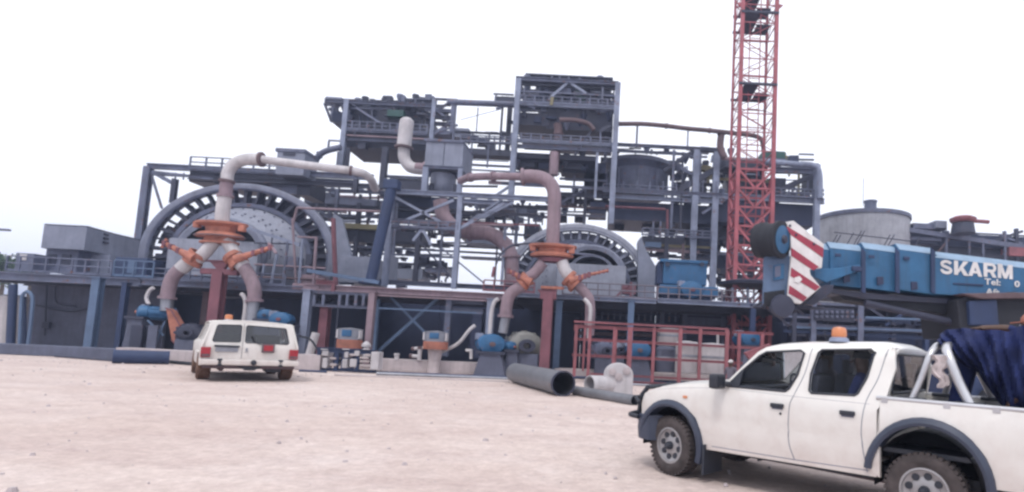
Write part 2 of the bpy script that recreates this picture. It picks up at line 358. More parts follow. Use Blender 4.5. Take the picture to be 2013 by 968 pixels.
# pilasters and bracket lines that catch light in the undercroft
t = T('wall_pipework', 'dark pipework and ribs fixed to the wall below the smaller mill', 'pipework', P(1260, 680, 32.8))
members(t, 32.4, [('v', x, 604+(x-1290)*.04, 632+(x-1290)*.04, 3) for x in range(1160, 1330, 12)]+[('h', 1150, 1480, 640, 5), ('h', 1150, 1560, 622, 3, 'navy'), ('v', 1300, 600, 720, 8), ('v', 1345, 600, 720, 8), ('v', 1420, 610, 740, 9),
   ('p', 1130, 655, 1290, 660, 7, 'rusty'), ('b', 1340, 612, 1440, 640, .5, 'concd')], 'steel2')
t = T('wall_ladder_rack', 'short vertical grey louvres under the platform left of the orange topped drum', 'rack', P(650, 640, 28.4))
members(t, 28.4, [('h', 610, 735, 577, 5), ('h', 612, 735, 603, 5)]+[('v', x, 580, 601, 5) for x in (618, 636, 668, 683, 700, 715)]+[('v', 660, 604, 715, 2, 'dark')], 'steel2')
t = T('bay_crosswires', 'thin mauve service pipes running across the mouth of the dark bay', 'pipework', P(840, 600, 28.6))
members(t, 28.5, [('h', 735, 960, 586, 3, 'mauve'), ('h', 735, 950, 611, 3, 'blueish')])
t = T('bay_bracing', 'crossed blue steel bracing in the dark open bay', 'bracing', P(830, 700, 29.5))
members(t, 29.5, [('d', 768, 584, 880, 700, 5), ('d', 862, 586, 745, 690, 6)], 'blueish')
t = T('bay_lintel', 'grey double lintel and stub wall at the end of the dark bay', 'lintel', P(915, 620, 29))
members(t, 29., [('b', 880, 590, 950, 598, .4, 'concd'), ('b', 880, 606, 950, 614, .4, 'concd'), ('v', 880, 580, 700, 11, 'steel2'), ('b', 925, 614, 945, 705, .4, 'navy')])
# ================================================================== front columns
def column(label, x, y0, y1, w, Y, m='steel'):
    a, c = P(x, y0, Y), P(x, (y0+y1)/2, Y); t = T('steel_column', label, 'column', (c.x, Y, 0), 'front columns of the platforms')
    ww = S(w, Y); t.part('shaft', MB().ibeam((c.x, Y, .05), (c.x, Y, a.z), ww, ww), m)
    t.part('base_plate', MB().box((c.x, Y, .04), (ww*1.7, ww*1.7, .06)), m); t.part('cap_plate', MB().box((c.x, Y, a.z), (ww*1.3, ww*1.3, .04)), m)
column('pale blue column under the leftmost platform by the concrete wall', 186, 546, 680, 15, 28.2, 'blueish')
column('thin blue column behind the kerb left of the first blue motor', 240, 556, 690, 10, 28.6, 'strut')
column('grey column right of the blue motors, beside the grey louvres', 600, 570, 705, 14, 28.4)
column('rust coloured column between the grey louvres and the bay', 636, 604, 715, 16, 28.9, 'rustred')
column('mauve grey column at the near edge of the dark bay', 727, 574, 720, 12, 28.3, 'mauve')
column('blue column standing just behind the mauve bay column', 737, 590, 722, 9, 29.2, 'blueish')
column('grey column beside the first curved white conduit near the second pipe fork', 962, 588, 720, 14, 28.5)
column('bright blue column right of the rusty post under the smaller mill', 1096, 592, 735, 12, 28.6, 'blueish')
column('blue column behind the lattice cage under the platform edge', 1238, 592, 735, 12, 28.6, 'blueish')
column('dark column at the far end of the lattice cage', 1478, 600, 750, 10, 28.8, 'strut')
column('mauve post beside the rusty post of the first pipe fork', 402, 575, 700, 12, 30, 'rusty')
# ================================================================== left platform things
t = T('equipment_housing', 'big grey flat roofed equipment housing on the left platform', 'housing', P(150, 532, 31))
def pbox(t, nm, x0, y0, x1, y1, Y, dp, m, bevel=.02):
    a, c = P(x0, (y0+y1)/2, Y), P(x1, (y0+y1)/2, Y); z0 = P((x0+x1)/2, y1, Y).z; z1 = P((x0+x1)/2, y0, Y).z
    return t.part(nm, MB().box(((a.x+c.x)/2, Y+dp/2, (z0+z1)/2), (c.x-a.x, dp, z1-z0)), m, bevel=bevel)
# chamfered upper hood
a0, a1, a2 = P(80, 487, 31), P(165, 492, 31), P(221, 500, 33.2); zt = P(150, 446, 31).z; zb = a1.z
fp = [Vector((a0.x, 31, zb)), Vector((a1.x, 31, zb)), Vector((a2.x, 33.2, zb)), Vector((a2.x, 36, zb)), Vector((a0.x, 36, zb))]
t.part('hood', MB().slab(fp, (0, 0, zt-zb)), 'plate', bevel=.03)
t.part('roof_sheet', MB().slab([v+Vector((0, 0, zt-zb+.02)) for v in fp], (0, 0, .06)), 'steel2')
pbox(t, 'body', 88, 491, 152, 536, 31.4, 3, 'steel2'); pbox(t, 'side_body', 160, 500, 214, 540, 32.2, 3, 'plate')
for x in (92, 120): pbox(t, 'louvre', x, 500, x+18, 522, 31.36, .05, 'dark')
for k in range(3): pbox(t, 'louvre', 178, 458+k*8, 206, 462+k*8, 32.3, .3, 'dark')
t = T('control_cabinet', 'small grey cabinet with a pale face at the end of the left platform', 'cabinet', P(48, 530, 30.5))
pbox(t, 'body', 30, 498, 66, 533, 30.5, 1, 'steel2'); pbox(t, 'door', 38, 500, 52, 512, 30.45, .06, 'white')
t = T('blue_tank_cover', 'low dark blue machine cover beside the mill on the left platform', 'machine', P(255, 545, 31))
pbox(t, 'cover', 224, 506, 288, 546, 31, 2, 'strut', .08); pbox(t, 'panel', 250, 514, 268, 538, 30.96, .05, 'blueish')
railing('handrail', 'grey handrail along the edge of the platform below the big housing', 10, 218, 538, 30, DY+.1, posts=9)
railing('handrail', 'blue handrail beside the dark blue cover next to the mill', 222, 300, 545, 32, DY+.12, m='blueish', posts=5)
t = T('storage_tank', 'small white upright tank standing at the far left behind the blue arched pipe', 'tank', G(24, 690))
c = P(22, 620, 30); t.part('shell', MB().lathe((c.x, 30, 0), (0, 0, 1), [(.55, 0), (.55, P(22, 584, 30).z), (.35, P(22, 580, 30).z)], 20), 'white', smooth=True)
t = T('arched_pipe', 'dark blue pipe arching up and over beside the small white tank', 'pipe', P(50, 680, 28))
pipe(t, [(38, 685), (42, 600), (45, 580), (56, 574), (64, 590), (60, 640), (54, 685)], 28., 6, 'blueish'); pipe(t, [(20, 690), (26, 560)], 28.2, 14, 'strut')
pipe(t, [(48, 688), (46, 585)], 28.3, 8, 'strut')
t = T('wall_conduits', 'thin dark conduits and junction box on the blue grey wall', 'conduit', P(130, 640, 31.2))
pipe(t, [(92, 560), (88, 660)], 31.4, 3, 'dark'); pipe(t, [(70, 600), (130, 612), (170, 608)], 31.4, 3, 'dark'); pipe(t, [(110, 560), (112, 596), (150, 604)], 31.4, 2.5, 'dark'); pbox(t, 'junction_box', 82, 633, 96, 646, 31.3, .15, 'dark')
t = T('street_lamp', 'lamp on a thin grey pole at the far left edge above the trees', 'lamp post', G(2, 690))
c = P(4, 452, 46); t.part('pole', MB().tube([(c.x-.5, 46, 0), (c.x-.5, 46, c.z)], .06, 8), 'steel2'); t.part('lamp_head', MB().box((c.x+.1, 46, c.z), (1., .3, .16)), 'steel2', bevel=.03)
# ================================================================== mills
def mill(label, cx, cy, a, b, Y, hub, plate_px, dk, loc):
    """end of a grinding mill: outer motor ring with ribs, inner flange, conical head, trunnion mouth and cover plate"""
    r_ = .925 if dk else .89; rm = 'dark' if dk else 'mill'
    c = P(cx, cy, Y); A, B = S(a, Y), S(b, Y); t = T('grinding_mill', label, 'grinding mill', (c.x, Y, 0))
    ax = Vector((0, -1, 0)); E = B/A
    def ring(nm, prof, m, cc=c, k=72, par=None): return t.part(nm, MB().lathe(cc, ax, prof, k, 1, E, False), m, par, smooth=True)
    ring('outer_ring', [(A*r_, .1), (A*.98, .14), (A, .1), (A, -.25), (A*.985, -.5), (A*(r_+.005), -.5), (A*r_, .1)], 'mill' if dk else 'head')
    ring('ring_lip', [(A*.905, .02), (A*.915, .1), (A*.93, .13), (A*.93, .0), (A*.905, .02)], 'steel2')
    ring('inner_flange', [(A*.685, -.15), (A*.735, -.1), (A*.745, -.2), (A*.745, -.6), (A*.685, -.6), (A*.685, -.15)], 'steel2')
    K = 42
    for i in range(K):                         # radial ribs between the rings
        th = 2*pi*(i+.5)/K
        if sin(th) < -.45: continue
        d = Vector((cos(th), 0, sin(th)*E)); p = c+d*A*.74; q = c+d*A*r_; tn = Vector((-sin(th), 0, cos(th)*E)).normalized()
        w = .05 if i % 2 else .09
        yo = Vector((0, .1, 0)); t.part('rib', MB().slab([p-tn*w+yo, p+tn*w+yo, q+tn*w*1.2+yo, q-tn*w*1.2+yo], (0, .45, 0)), rm)
        a0 = 2*pi*i/K; a1 = 2*pi*(i+1)/K; rr = random.Random(i+int(cx)); full = rr.random() < (.25 if cos(th) < .2 and dk else .74); ro = r_-.005 if full else .85
        yo2 = Vector((0, .58, 0)); e_ = [Vector((cos(q), 0, sin(q)*E)) for q in (a0, a1)]
        t.part('bay_cover', MB().slab([c+e_[0]*A*.73+yo2, c+e_[1]*A*.73+yo2, c+e_[1]*A*ro+yo2, c+e_[0]*A*ro+yo2], (0, .04, 0)), 'dark' if rr.random() < (.6 if dk else .15) else ('steel2' if dk else 'mill'))
        if not full and i % 3 == 0: t.part('stay', MB().beam(c+d*A*.8+yo2, c+d*A*.92+yo2, .25), 'dark')
    cc = c+Vector((0, 0, 0)); hx = P(hub[0], hub[1], Y-1.4); off = hx-c
    # conical head, eccentric to match trunnion mouth: built ring by ring
    mb = MB(); k = 64; prs = []
    for s in range(6):
        f = s/5; r = A*.695*(1-f)+S(hub[2], Y-1.4)*f; o_ = off*f; yy = Y+.35-f*1.6
        prs += [Vector((c.x+o_.x+r*cos(2*pi*j/k), yy, c.z+o_.z+r*E*sin(2*pi*j/k))) for j in range(k)]
    mb.add(prs, [(i*k+j, i*k+(j+1) % k, (i+1)*k+(j+1) % k, (i+1)*k+j) for i in range(5) for j in range(k)])
    head = t.part('head', mb, 'head', smooth=True)
    bolt = None
    for j in range(30):                        # bolt rows on the head
        for f in (.15, .5, .62):
            th = 2*pi*j/36
            if sin(th) < -.2: continue
            r = A*.695*(1-f)+S(hub[2], Y-1.4)*f; p = Vector((c.x+off.x*f+r*cos(th), Y+.35-f*1.6-.05, c.z+off.z*f+r*E*sin(th)))
            if bolt is None:
                bolt = t.part('bolt', MB().lathe(t.loc, ax, [(.035, -.05), (.035, .06), (.02, .07)], 6), 'steel2', head); bolt.location = p-t.loc
            else:
                o = bolt.copy(); COL.objects.link(o); o.location = p-t.loc
    hc = Vector((hx.x, Y-1.25, hx.z)); hr = S(hub[2], Y-1.4)
    ring('trunnion_ring', [(hr*.86, .18), (hr*1.0, .22), (hr*1.06, .1), (hr*1.06, -.2), (hr*.86, -.2), (hr*.86, .18)], 'mill', hc, 56)
    ring('trunnion_liner', [(hr*.86, .15), (hr*.8, -2.6), (.05, -2.7)], 'black', hc, 48)
    if not dk: ring('liner_lip', [(hr*.62, .05), (hr*.70, .1), (hr*.72, -.05), (hr*.70, -1.2), (hr*.62, -1.2), (hr*.62, .05)], 'mill', hc, 48)
    x0, y0, x1, y1 = plate_px
    pbox(t, 'cover_plate', x0, y0, x1, y1, Y-1.8, .3, 'head')
    pbox(t, 'bearing_block', x0-8, y1-6, x1+14, y1+34, Y-1.75, 2.4, 'steel2')
    # shell going back
    t.part('shell', MB().lathe(c, Vector((0, 1, 0)), [(A*.6, .5), (A*.6, 3)], 48, 1, E), 'dark', smooth=True)
    return t
tm = mill('huge grey grinding mill with a ribbed ring behind the first pipe fork', 467, 504, 194, 147, 33.5, (432, 494, 86), (328, 472, 506, 545), True, None)
tm2 = mill('smaller grey ribbed grinding mill behind the second pipe fork', 1134, 558, 144, 120, 36.5, (1162, 538, 66), (1094, 520, 1230, 583), False, None)
# side housing and drive guard
t = T('mill_gantry', 'dark steel frame and walkway standing over the larger mill', 'steel frame', P(300, 560, 35.5))
members(t, 35.9, [('v', 278, 328, 560, 13, 'steel2'), ('v', 270, 330, 560, 4, .6), ('h', 288, 735, 338, 11, 'steel2'), ('h', 370, 735, 358, 9, 'dark'), ('h', 385, 700, 350, 6, .8), ('v', 342, 352, 400, 9, 'dark'),
   ('d', 296, 338, 318, 410, 4), ('d', 292, 334, 342, 362, 7), ('d', 300, 338, 420, 352, 5), ('b', 372, 334, 420, 358, 2, 'dark', .3), ('b', 440, 343, 560, 372, 2, 'dark', .4), ('b', 530, 350, 584, 380, .3, 'steel2', .2), ('b', 584, 352, 610, 384, 2, 'dark', .2),
   ('h', 290, 380, 345, 4, .9), ('v', 320, 340, 354, 2), ('v', 345, 340, 354, 2), ('v', 361, 340, 354, 2), ('v', 700, 345, 380, 8, 'dark')], 'steel2')
railing('handrail', 'thin handrail on the walkway over the larger mill', 372, 560, 336, 24, 35.6, posts=7)
t = T('hoist_box', 'grey hoist housing with a dark slot above the walkway over the mill', 'housing', P(570, 345, 35))
pbox(t, 'body', 543, 300, 598, 344, 35, 1.6, 'plate'); pbox(t, 'slot', 556, 298+2, 580, 306, 34.96, .06, 'dark'); pbox(t, 'lid', 541, 292, 600, 299, 34.95, 1.7, 'steel2')
t = T('mill_skirt', 'sloping grey sheet guard at the near flank of the larger mill', 'guard', P(690, 570, 33))
c0 = [P(655, 420, 33.4), P(672, 430, 33.4), P(690, 500, 33.4), P(693, 560, 33.4), P(655, 560, 33.4)]
t.part('sheet', MB().slab([Vector((a.x, 33.4, a.z)) for a in c0], (0, .2, 0)), 'plate'); pbox(t, 'lower_box', 664, 504, 732, 556, 33.0, 2.5, 'plate')
t = T('mill_stair', 'rusty mauve pipe frame and stair clutter in front of the larger mill', 'pipe frame', P(600, 560, 32))
members(t, 31.2, [('p', 584, 409, 760, 417, 5), ('p', 584, 409, 576, 440, 5), ('p', 622, 466, 616, 560, 6), ('p', 585, 466, 622, 468, 4), ('p', 566, 475, 556, 560, 5, 'steel2'), ('p', 595, 470, 588, 560, 6, 'steel'), ('p', 545, 500, 532, 565, 6, 'steel'),
   ('p', 520, 520, 512, 565, 5, 'steel'), ('p', 655, 430, 660, 560, 9, 'rustred'), ('p', 536, 460, 530, 510, 3, 'dark'), ('p', 500, 478, 580, 480, 3, 'dark'), ('p', 500, 520, 640, 528, 4), ('p', 500, 545, 640, 550, 5, 'rusty'),
   ('b', 588, 540, 625, 560, 1.2, 'mauve'), ('b', 560, 505, 585, 530, .6, 'steel2'), ('b', 600, 500, 612, 520, .6, 'dark'), ('d', 460, 440, 590, 482, 6, 'steel'), ('p', 575, 430, 582, 560, 5, 'mauve')], 'mauve')
t = T('loading_chute', 'slender pale blue steel arm sloping down toward the blue strut', 'steel arm', P(680, 560, 29))
members(t, 29.2, [('d', 605, 532, 745, 556, 7)], 'blueish')
t = T('orange_bench_frame', 'rusty orange bench frame on the platform edge above the louvres', 'bench frame', P(640, 575, 28.7))
members(t, 28.7, [('b', 574, 558, 628, 570, .8, 'mauve'), ('h', 622, 662, 556, 8), ('v', 656, 558, 575, 7)], 'rustred')
t = T('right_mill_block', 'stepped grey casing beside the smaller mill next to the blue gearbox', 'casing', P(1280, 590, 35))
c0 = [P(1262, 462, 35), P(1272, 490, 35), P(1290, 520, 35), P(1289, 592, 35), P(1255, 592, 35), P(1255, 470, 35)]
t.part('casing', MB().slab([Vector((a.x, 35.6, a.z)) for a in c0], (0, 1.2, 0)), 'plate')
# ================================================================== pipe forks (slurry line splitting to two pumps)
def clamp(t, a, c, Y, w, L, nm='clamp_ring', m='orange', parent=None):
    """bolted ring around a pipe between two places"""
    p, q = P(*a, Y), P(*c, Y); r = S(w, Y)/2; d = (q-p).normalized(); ln = (q-p).length
    o = t.part(nm, MB().lathe(p, d, [(r*.75, 0), (r, 0), (r, ln*.3), (r*.82, ln*.36), (r*.82, ln*.64), (r, ln*.7), (r, ln), (r*.75, ln), (r*.75, 0)], 20), m, parent, smooth=True)
    return o
def valve_arm(t, a, c, Y, w0, w1):
    p, q = P(*a, Y), P(*c, Y)
    o = t.part('clamp_arm', MB().tube([p, p.lerp(q, .45), q], [S(w0, Y)/2, S((w0+w1)/2*.8, Y)/2, S(w1, Y)/2], 10), 'orange', smooth=True)
    for f in (.25, .5, .75, .95):
        s = p.lerp(q, f); t.part('lug', MB().box(s, (S(w1*.8, Y), S(w0*.6, Y), S(w1*1.35, Y))), 'rustred', o, bevel=.02)
Y1 = 27.6
t = T('pipe_fork', 'white and mauve pipe fork with orange clamps in front of the larger mill', 'pipe fork', G(437, 700), 'forked slurry pipes')
pipe(t, [(434, 470), (438, 415), (443, 384)], Y1, 26, 'white'); pipe(t, [(443, 386), (446, 355)], Y1, 24, 'mauve', flange=(0,))
pipe(t, [(446, 357), (449, 338), (462, 322), (485, 314), (514, 314)], Y1, 23, 'white', flange=(0, 4))
pipe(t, [(514, 314), (600, 325), (690, 336)], [Y1, Y1+.6, Y1+1.2], 16, 'white', flange=(2,)); pipe(t, [(690, 336), (712, 341), (728, 352), (738, 372)], [Y1+1.2, Y1+1.5, Y1+2, Y1+3], 16, 'white', n=6)
# orange spreader casting
p = P(434, 452, Y1)
t.part('flared_flange', MB().lathe(P(432, 468, Y1), (0.03, 0, 1), [(.2, 0), (S(46, Y1), 0), (S(48, Y1), .08), (S(40, Y1), .22), (S(28, Y1), .28), (S(30, Y1), .5), (S(50, Y1), .62), (S(50, Y1), .72), (S(20, Y1), .72)], 20, 1, .6), 'orange', smooth=True)
t.part('neck_flange', MB().lathe(P(431, 480, Y1), (0.03, 0, 1), [(.1, 0), (S(38, Y1), 0), (S(38, Y1), .1), (S(30, Y1), .14), (S(30, Y1), .3), (.1, .3)], 20, 1, .6), 'orange', smooth=True)
t.part('gasket', MB().lathe(P(432, 466, Y1), (0.03, 0, 1), [(S(44, Y1), -.03), (S(49, Y1), -.03), (S(49, Y1), .03), (S(44, Y1), .03)], 20, 1, .6), 'rusty', smooth=True)
for ang in (-1, -.4, .4, 1):
    t.part('cleat', MB().box(P(432+ang*44, 446+ang*4, Y1-.2), (.3, .25, .3)), 'orange', bevel=.05)
pipe(t, [(422, 474), (404, 496), (388, 510)], Y1-.1, 24, 'white'); pipe(t, [(374, 512), (362, 524), (356, 530)], Y1-.1, 27, 'white')
pipe(t, [(358, 526), (340, 545), (332, 568), (329, 586)], Y1-.1, 25, 'mauve', flange=(3,)); pipe(t, [(329, 588), (327, 612)], Y1-.1, 22, 'galv')
pipe(t, [(446, 474), (460, 496), (466, 512)], Y1-.1, 24, 'white'); pipe(t, [(470, 516), (480, 526)], Y1-.1, 26, 'white')
pipe(t, [(478, 524), (492, 546), (500, 570), (500, 592)], Y1-.1, 25, 'mauve', flange=(3,)); pipe(t, [(499, 594), (494, 640)], Y1-.1, 21, 'galv')
clamp(t, (392, 498), (376, 518), Y1-.1, 36, 1); clamp(t, (455, 502), (472, 522), Y1-.1, 36, 1)
valve_arm(t, (383, 509), (322, 478), Y1-.4, 22, 8); valve_arm(t, (463, 510), (536, 486), Y1-.4, 18, 8)
t.part('handle_bar', MB().tube([P(528, 478, Y1-.4), P(543, 498, Y1-.4)], S(3, Y1), 8), 'mauve'); t.part('handle_bar', MB().tube([P(318, 487, Y1-.4), P(328, 470, Y1-.4)], S(3, Y1), 8), 'orange')
a, c = P(400, 513, Y1), P(458, 514, Y1); t.part('tie_bar', MB().tube([a, c], .05, 8), 'rustred')
pz = P(433, 535, Y1); px_ = G(433, 700)
t.part('post', MB().ibeam((pz.x, Y1, 0), (pz.x, Y1, pz.z), S(20, Y1), S(20, Y1)), 'rustred')
t.part('cross_beam', MB().box(pz, (S(72, Y1), .3, S(11, Y1))), 'rustred', bevel=.02)
t.part('bracket', MB().slab([P(410, 512, Y1), P(452, 512, Y1), P(436, 534, Y1), P(430, 534, Y1)], (0, .2, 0)), 'rustred')
Y2 = 27.2
t = T('pipe_fork', 'mauve pipe fork with orange clamps in front of the smaller mill', 'pipe fork', G(1078, 725), 'forked slurry pipes')
pipe(t, [(1086, 490), (1088, 440), (1090, 395), (1086, 368), (1070, 352), (1046, 347), (1028, 348)], Y2, 27, 'mauve', flange=(0, 6))
pipe(t, [(1028, 348), (970, 347), (925, 349), (905, 356)], [Y2, Y2+1, Y2+2, Y2+3], 15, 'mauve', flange=(1, 2))
t.part('flared_flange', MB().lathe(P(1085, 506, Y2), (0.03, 0, 1), [(.2, 0), (S(42, Y2), 0), (S(44, Y2), .1), (S(36, Y2), .2), (S(28, Y2), .26), (S(30, Y2), .36), (S(48, Y2), .46), (S(48, Y2), .56), (S(18, Y2), .56)], 20, 1, .6), 'orange', smooth=True)
t.part('neck_flange', MB().lathe(P(1087, 516, Y2), (0.03, 0, 1), [(.1, 0), (S(30, Y2), 0), (S(30, Y2), .2), (.1, .2)], 20, 1, .6), 'rustred', smooth=True)
for ang in (-1, -.5, .5, 1): t.part('cleat', MB().box(P(1086+ang*38, 490+ang*3, Y2-.2), (.28, .25, .32)), 'orange', bevel=.05)
pipe(t, [(1068, 516), (1052, 536), (1036, 548)], Y2-.1, 22, 'mauve'); pipe(t, [(1030, 560), (1004, 578), (996, 600), (994, 622)], Y2-.1, 24, 'mauve', flange=(3,)); pipe(t, [(994, 624), (988, 655)], Y2-.1, 19, 'galv')
pipe(t, [(1104, 514), (1112, 534), (1126, 550)], Y2-.1, 24, 'white'); pipe(t, [(1130, 556), (1152, 578), (1160, 600), (1158, 660)], Y2-.1, 20, 'mauve')
clamp(t, (1040, 546), (1024, 560), Y2-.1, 32, 1); clamp(t, (1116, 545), (1134, 562), Y2-.1, 36, 1)
valve_arm(t, (1044, 556), (998, 532), Y2-.4, 18, 8); valve_arm(t, (1120, 553), (1160, 540), Y2-.4, 20, 8); valve_arm(t, (1160, 540), (1196, 532), Y2-.4, 7, 6)
pipe(t, [(975, 520), (985, 500), (1010, 482), (1060, 478)], Y2-.2, 4, 'dark', nm='hose'); pipe(t, [(972, 525), (968, 545)], Y2-.2, 6, 'rustred')
pipe(t, [(1125, 498), (1168, 502)], Y2-.2, 4, 'steel2', nm='lever')
pz = P(1083, 578, Y2); t.part('post', MB().ibeam((pz.x-.1, Y2, 0), (pz.x-.1, Y2, pz.z), S(19, Y2), S(19, Y2)), 'rustred')
t.part('cross_beam', MB().box(P(1078, 582, Y2), (S(32, Y2), .3, S(14, Y2))), 'rustred', bevel=.02)
t.part('bracket', MB().slab([P(1056, 570, Y2), P(1096, 562, Y2), P(1092, 590, Y2), P(1072, 590, Y2)], (0, .2, 0)), 'rustred')
t.part('tie_bar', MB().box(P(1086, 566, Y2), (S(46, Y2), .12, .12)), 'orange')
def conduit(label, pts, Y, w=7, m='white'):
    t = T('conduit', label, 'conduit', G(pts[0][0], 725), 'curved pale conduits by the pumps'); pipe(t, pts, Y, w, m); t.part('clip', MB().box(P(*pts[0], Y), (.2, .2, .1)), 'dark')
conduit('curved pale conduit above the first blue motor', [(293, 600), (288, 586), (294, 572), (302, 566)], 27.4)
conduit('curved pale conduit just behind the white estate car roof', [(478, 640), (483, 600), (480, 584), (474, 578)], 27.4, 8)
conduit('curved white conduit left of the blue motor with the orange hub', [(962, 665), (966, 615), (972, 594), (980, 588)], 27.0, 8)
conduit('white curved conduit hanging down into the lattice cage', [(1156, 672), (1161, 612), (1156, 596), (1148, 588)], 26.6, 8)
conduit('slanting pale rubber hose leaning on the orange banded drum', [(866, 693), (900, 676), (922, 650), (934, 640)], 27, 7)
conduit('pale wide slanted chute pipe beside the white estate car', [(607, 702), (621, 655)], 27.2, 15)
conduit('dark hose dropping over the plinth beside the estate car', [(585, 660), (610, 668), (626, 690)], 26, 4, 'black')
# ================================================================== pumps and motors
def motor(label, cx, cy, Y, r, ln, yaw, hub='orange', stand=True):
    """squat electric motor: finned body, end cowl with hub, terminal box, pedestal"""
    c = P(cx, cy, Y); t = T('electric_motor', label, 'motor', (c.x, Y, 0), 'blue pump motors'); d = Vector((sin(yaw), -cos(yaw), 0)); R_ = S(r, Y); E = .72
    L_ = S(ln, Y)
    t.part('body', MB().lathe(c-d*L_*.3, -d, [(R_*.3, -.05), (R_*.92, 0), (R_*.92, L_), (R_*.5, L_+.1)], 24, 1, E), 'blue', smooth=True)
    t.part('end_cowl', MB().lathe(c, -d, [(.02, -.12), (R_*.4, -.1), (R_*.9, -.03), (R_, .06), (R_, L_*.3), (R_*.9, L_*.32)], 28, 1, E), 'blue', smooth=True)
    t.part('hub', MB().lathe(c-d*-.1, -d, [(.02, -.08), (R_*.22, -.07), (R_*.24, .05)], 14, 1, E), hub, smooth=True)
    for k in range(10):
        th = 2*pi*k/10; a = d.cross(Vector((0, 0, 1))); p = c-d*L_*.65+a*cos(th)*R_*.95+Vector((0, 0, sin(th)*R_*.95*E))
        t.part('fin', MB().box(p, (.05, L_*.55, .05), Matrix.Rotation(yaw, 3, 'Z')), 'blue')
    t.part('terminal_box', MB().box(c-d*L_*.5+Vector((-R_*.8, 0, R_*E*.7)), (.34, .4, .3), Matrix.Rotation(yaw, 3, 'Z')), 'steel', bevel=.03)
    if stand:
        zb = c.z-R_*E*.9
        t.part('pedestal', MB().slab([Vector((c.x-R_*1.1, Y-.2, 0)), Vector((c.x+R_*1.1, Y-.2, 0)), Vector((c.x+R_*.7, Y-.2, zb)), Vector((c.x-R_*.7, Y-.2, zb))], (0, 1.4, 0)), 'concd', bevel=.03)
        t.part('base_frame', MB().box((c.x, Y+.5, zb+.03), (R_*2, 1.6, .12)), 'dark')
    return t
motor('first blue motor beside the orange belt guard, seen from its side', 274, 614, 27.2, 19, 44, radians(-55))
motor('blue motor half hidden behind the white estate car roof', 520, 620, 27.6, 17, 30, radians(20), 'dark')
motor('blue motor with a dark ring just right of the estate car roof', 549, 628, 27.2, 20, 30, radians(12), 'rustred')
motor('blue disc shaped motor with orange hub left of the second fork pump', 967, 677, 26.6, 28, 34, radians(22), 'rusty')
motor('small blue motor between the disc motor and the ribbed pump', 1008, 682, 27.2, 14, 24, radians(60), 'orange')
motor('blue motor seen through the lattice cage', 1257, 689, 27.6, 25, 34, radians(10), 'rusty')
motor('blue motor behind the hood end of the cage, near the pickup windscreen', 1478, 668, 28.2, 22, 34, radians(15), 'dark')
motor('blue motor on the upper platform in front of the blue gearbox', 1361, 570, 29.6, 24, 30, radians(6), 'rustred', False)
def pump(label, cx, cy, Y, r, m='steel2'):
    c = P(cx, cy, Y); R_ = S(r, Y); t = T('slurry_pump', label, 'pump', (c.x, Y, 0), 'slurry pumps'); d = Vector((.35, -.93, 0)).normalized()
    t.part('casing', MB().lathe(c, -d, [(R_*.35, -.15), (R_*.8, -.1), (R_, .05), (R_, .35), (R_*.8, .5)], 26, 1, .75), m, smooth=True)
    t.part('suction_nozzle', MB().lathe(c, d, [(R_*.3, -.1), (R_*.3, .35), (R_*.45, .35), (R_*.45, .45), (R_*.2, .45), (R_*.2, 0)], 20, 1, .75), 'dark', smooth=True)
    a = d.cross(Vector((0, 0, 1)))
    for k in range(12):
        th = 2*pi*k/12; p = c-d*.1+a*cos(th)*R_*.97+Vector((0, 0, sin(th)*R_*.73)); t.part('bolt', MB().lathe(p, -d, [(.07, -.12), (.07, .7)], 6), m)
    t.part('foot', MB().box((c.x, Y+.2, c.z*.38), (R_*1.5, 1, c.z*.76-.05)), 'concd', bevel=.03)
pump('dark pump casing beside the white estate car under the pipe fork', 372, 655, 26.9, 24, 'dark')
pump('large round bolted pump casing right of the disc motor', 1032, 680, 27.6, 37, 'casing')
pump('round dark pump mouth behind the left end of the lattice cage', 1188, 690, 27.8, 24, 'steel2')
pump('second pump body behind the cage between the round mouth and its blue motor', 1214, 688, 28.2, 18, 'plate')
t = T('belt_guard', 'tapered orange belt guard leaning beside the first blue motor', 'belt guard', P(340, 672, 26.8))
c0 = [P(326, 606, 26.8), P(337, 610, 26.8), P(354, 640, 26.8), P(343, 676, 26.8), P(337, 668, 26.8)]
t.part('plate', MB().slab(c0, (0, .35, 0)), 'orange', bevel=.02); t.part('rim', MB().tube([v+Vector((0, -.02, 0)) for v in c0], .03, 6), 'rustred')
t = T('motor_stand', 'pale blue angled stand frame under the first blue motor', 'stand', P(310, 690, 26.9))
members(t, 26.9, [('d', 290, 630, 322, 660, 3), ('d', 325, 632, 300, 690, 3), ('v', 275, 640, 690, 22, 'dark'), ('v', 305, 640, 690, 18, 'concd'), ('v', 352, 660, 692, 10)], 'blueish')
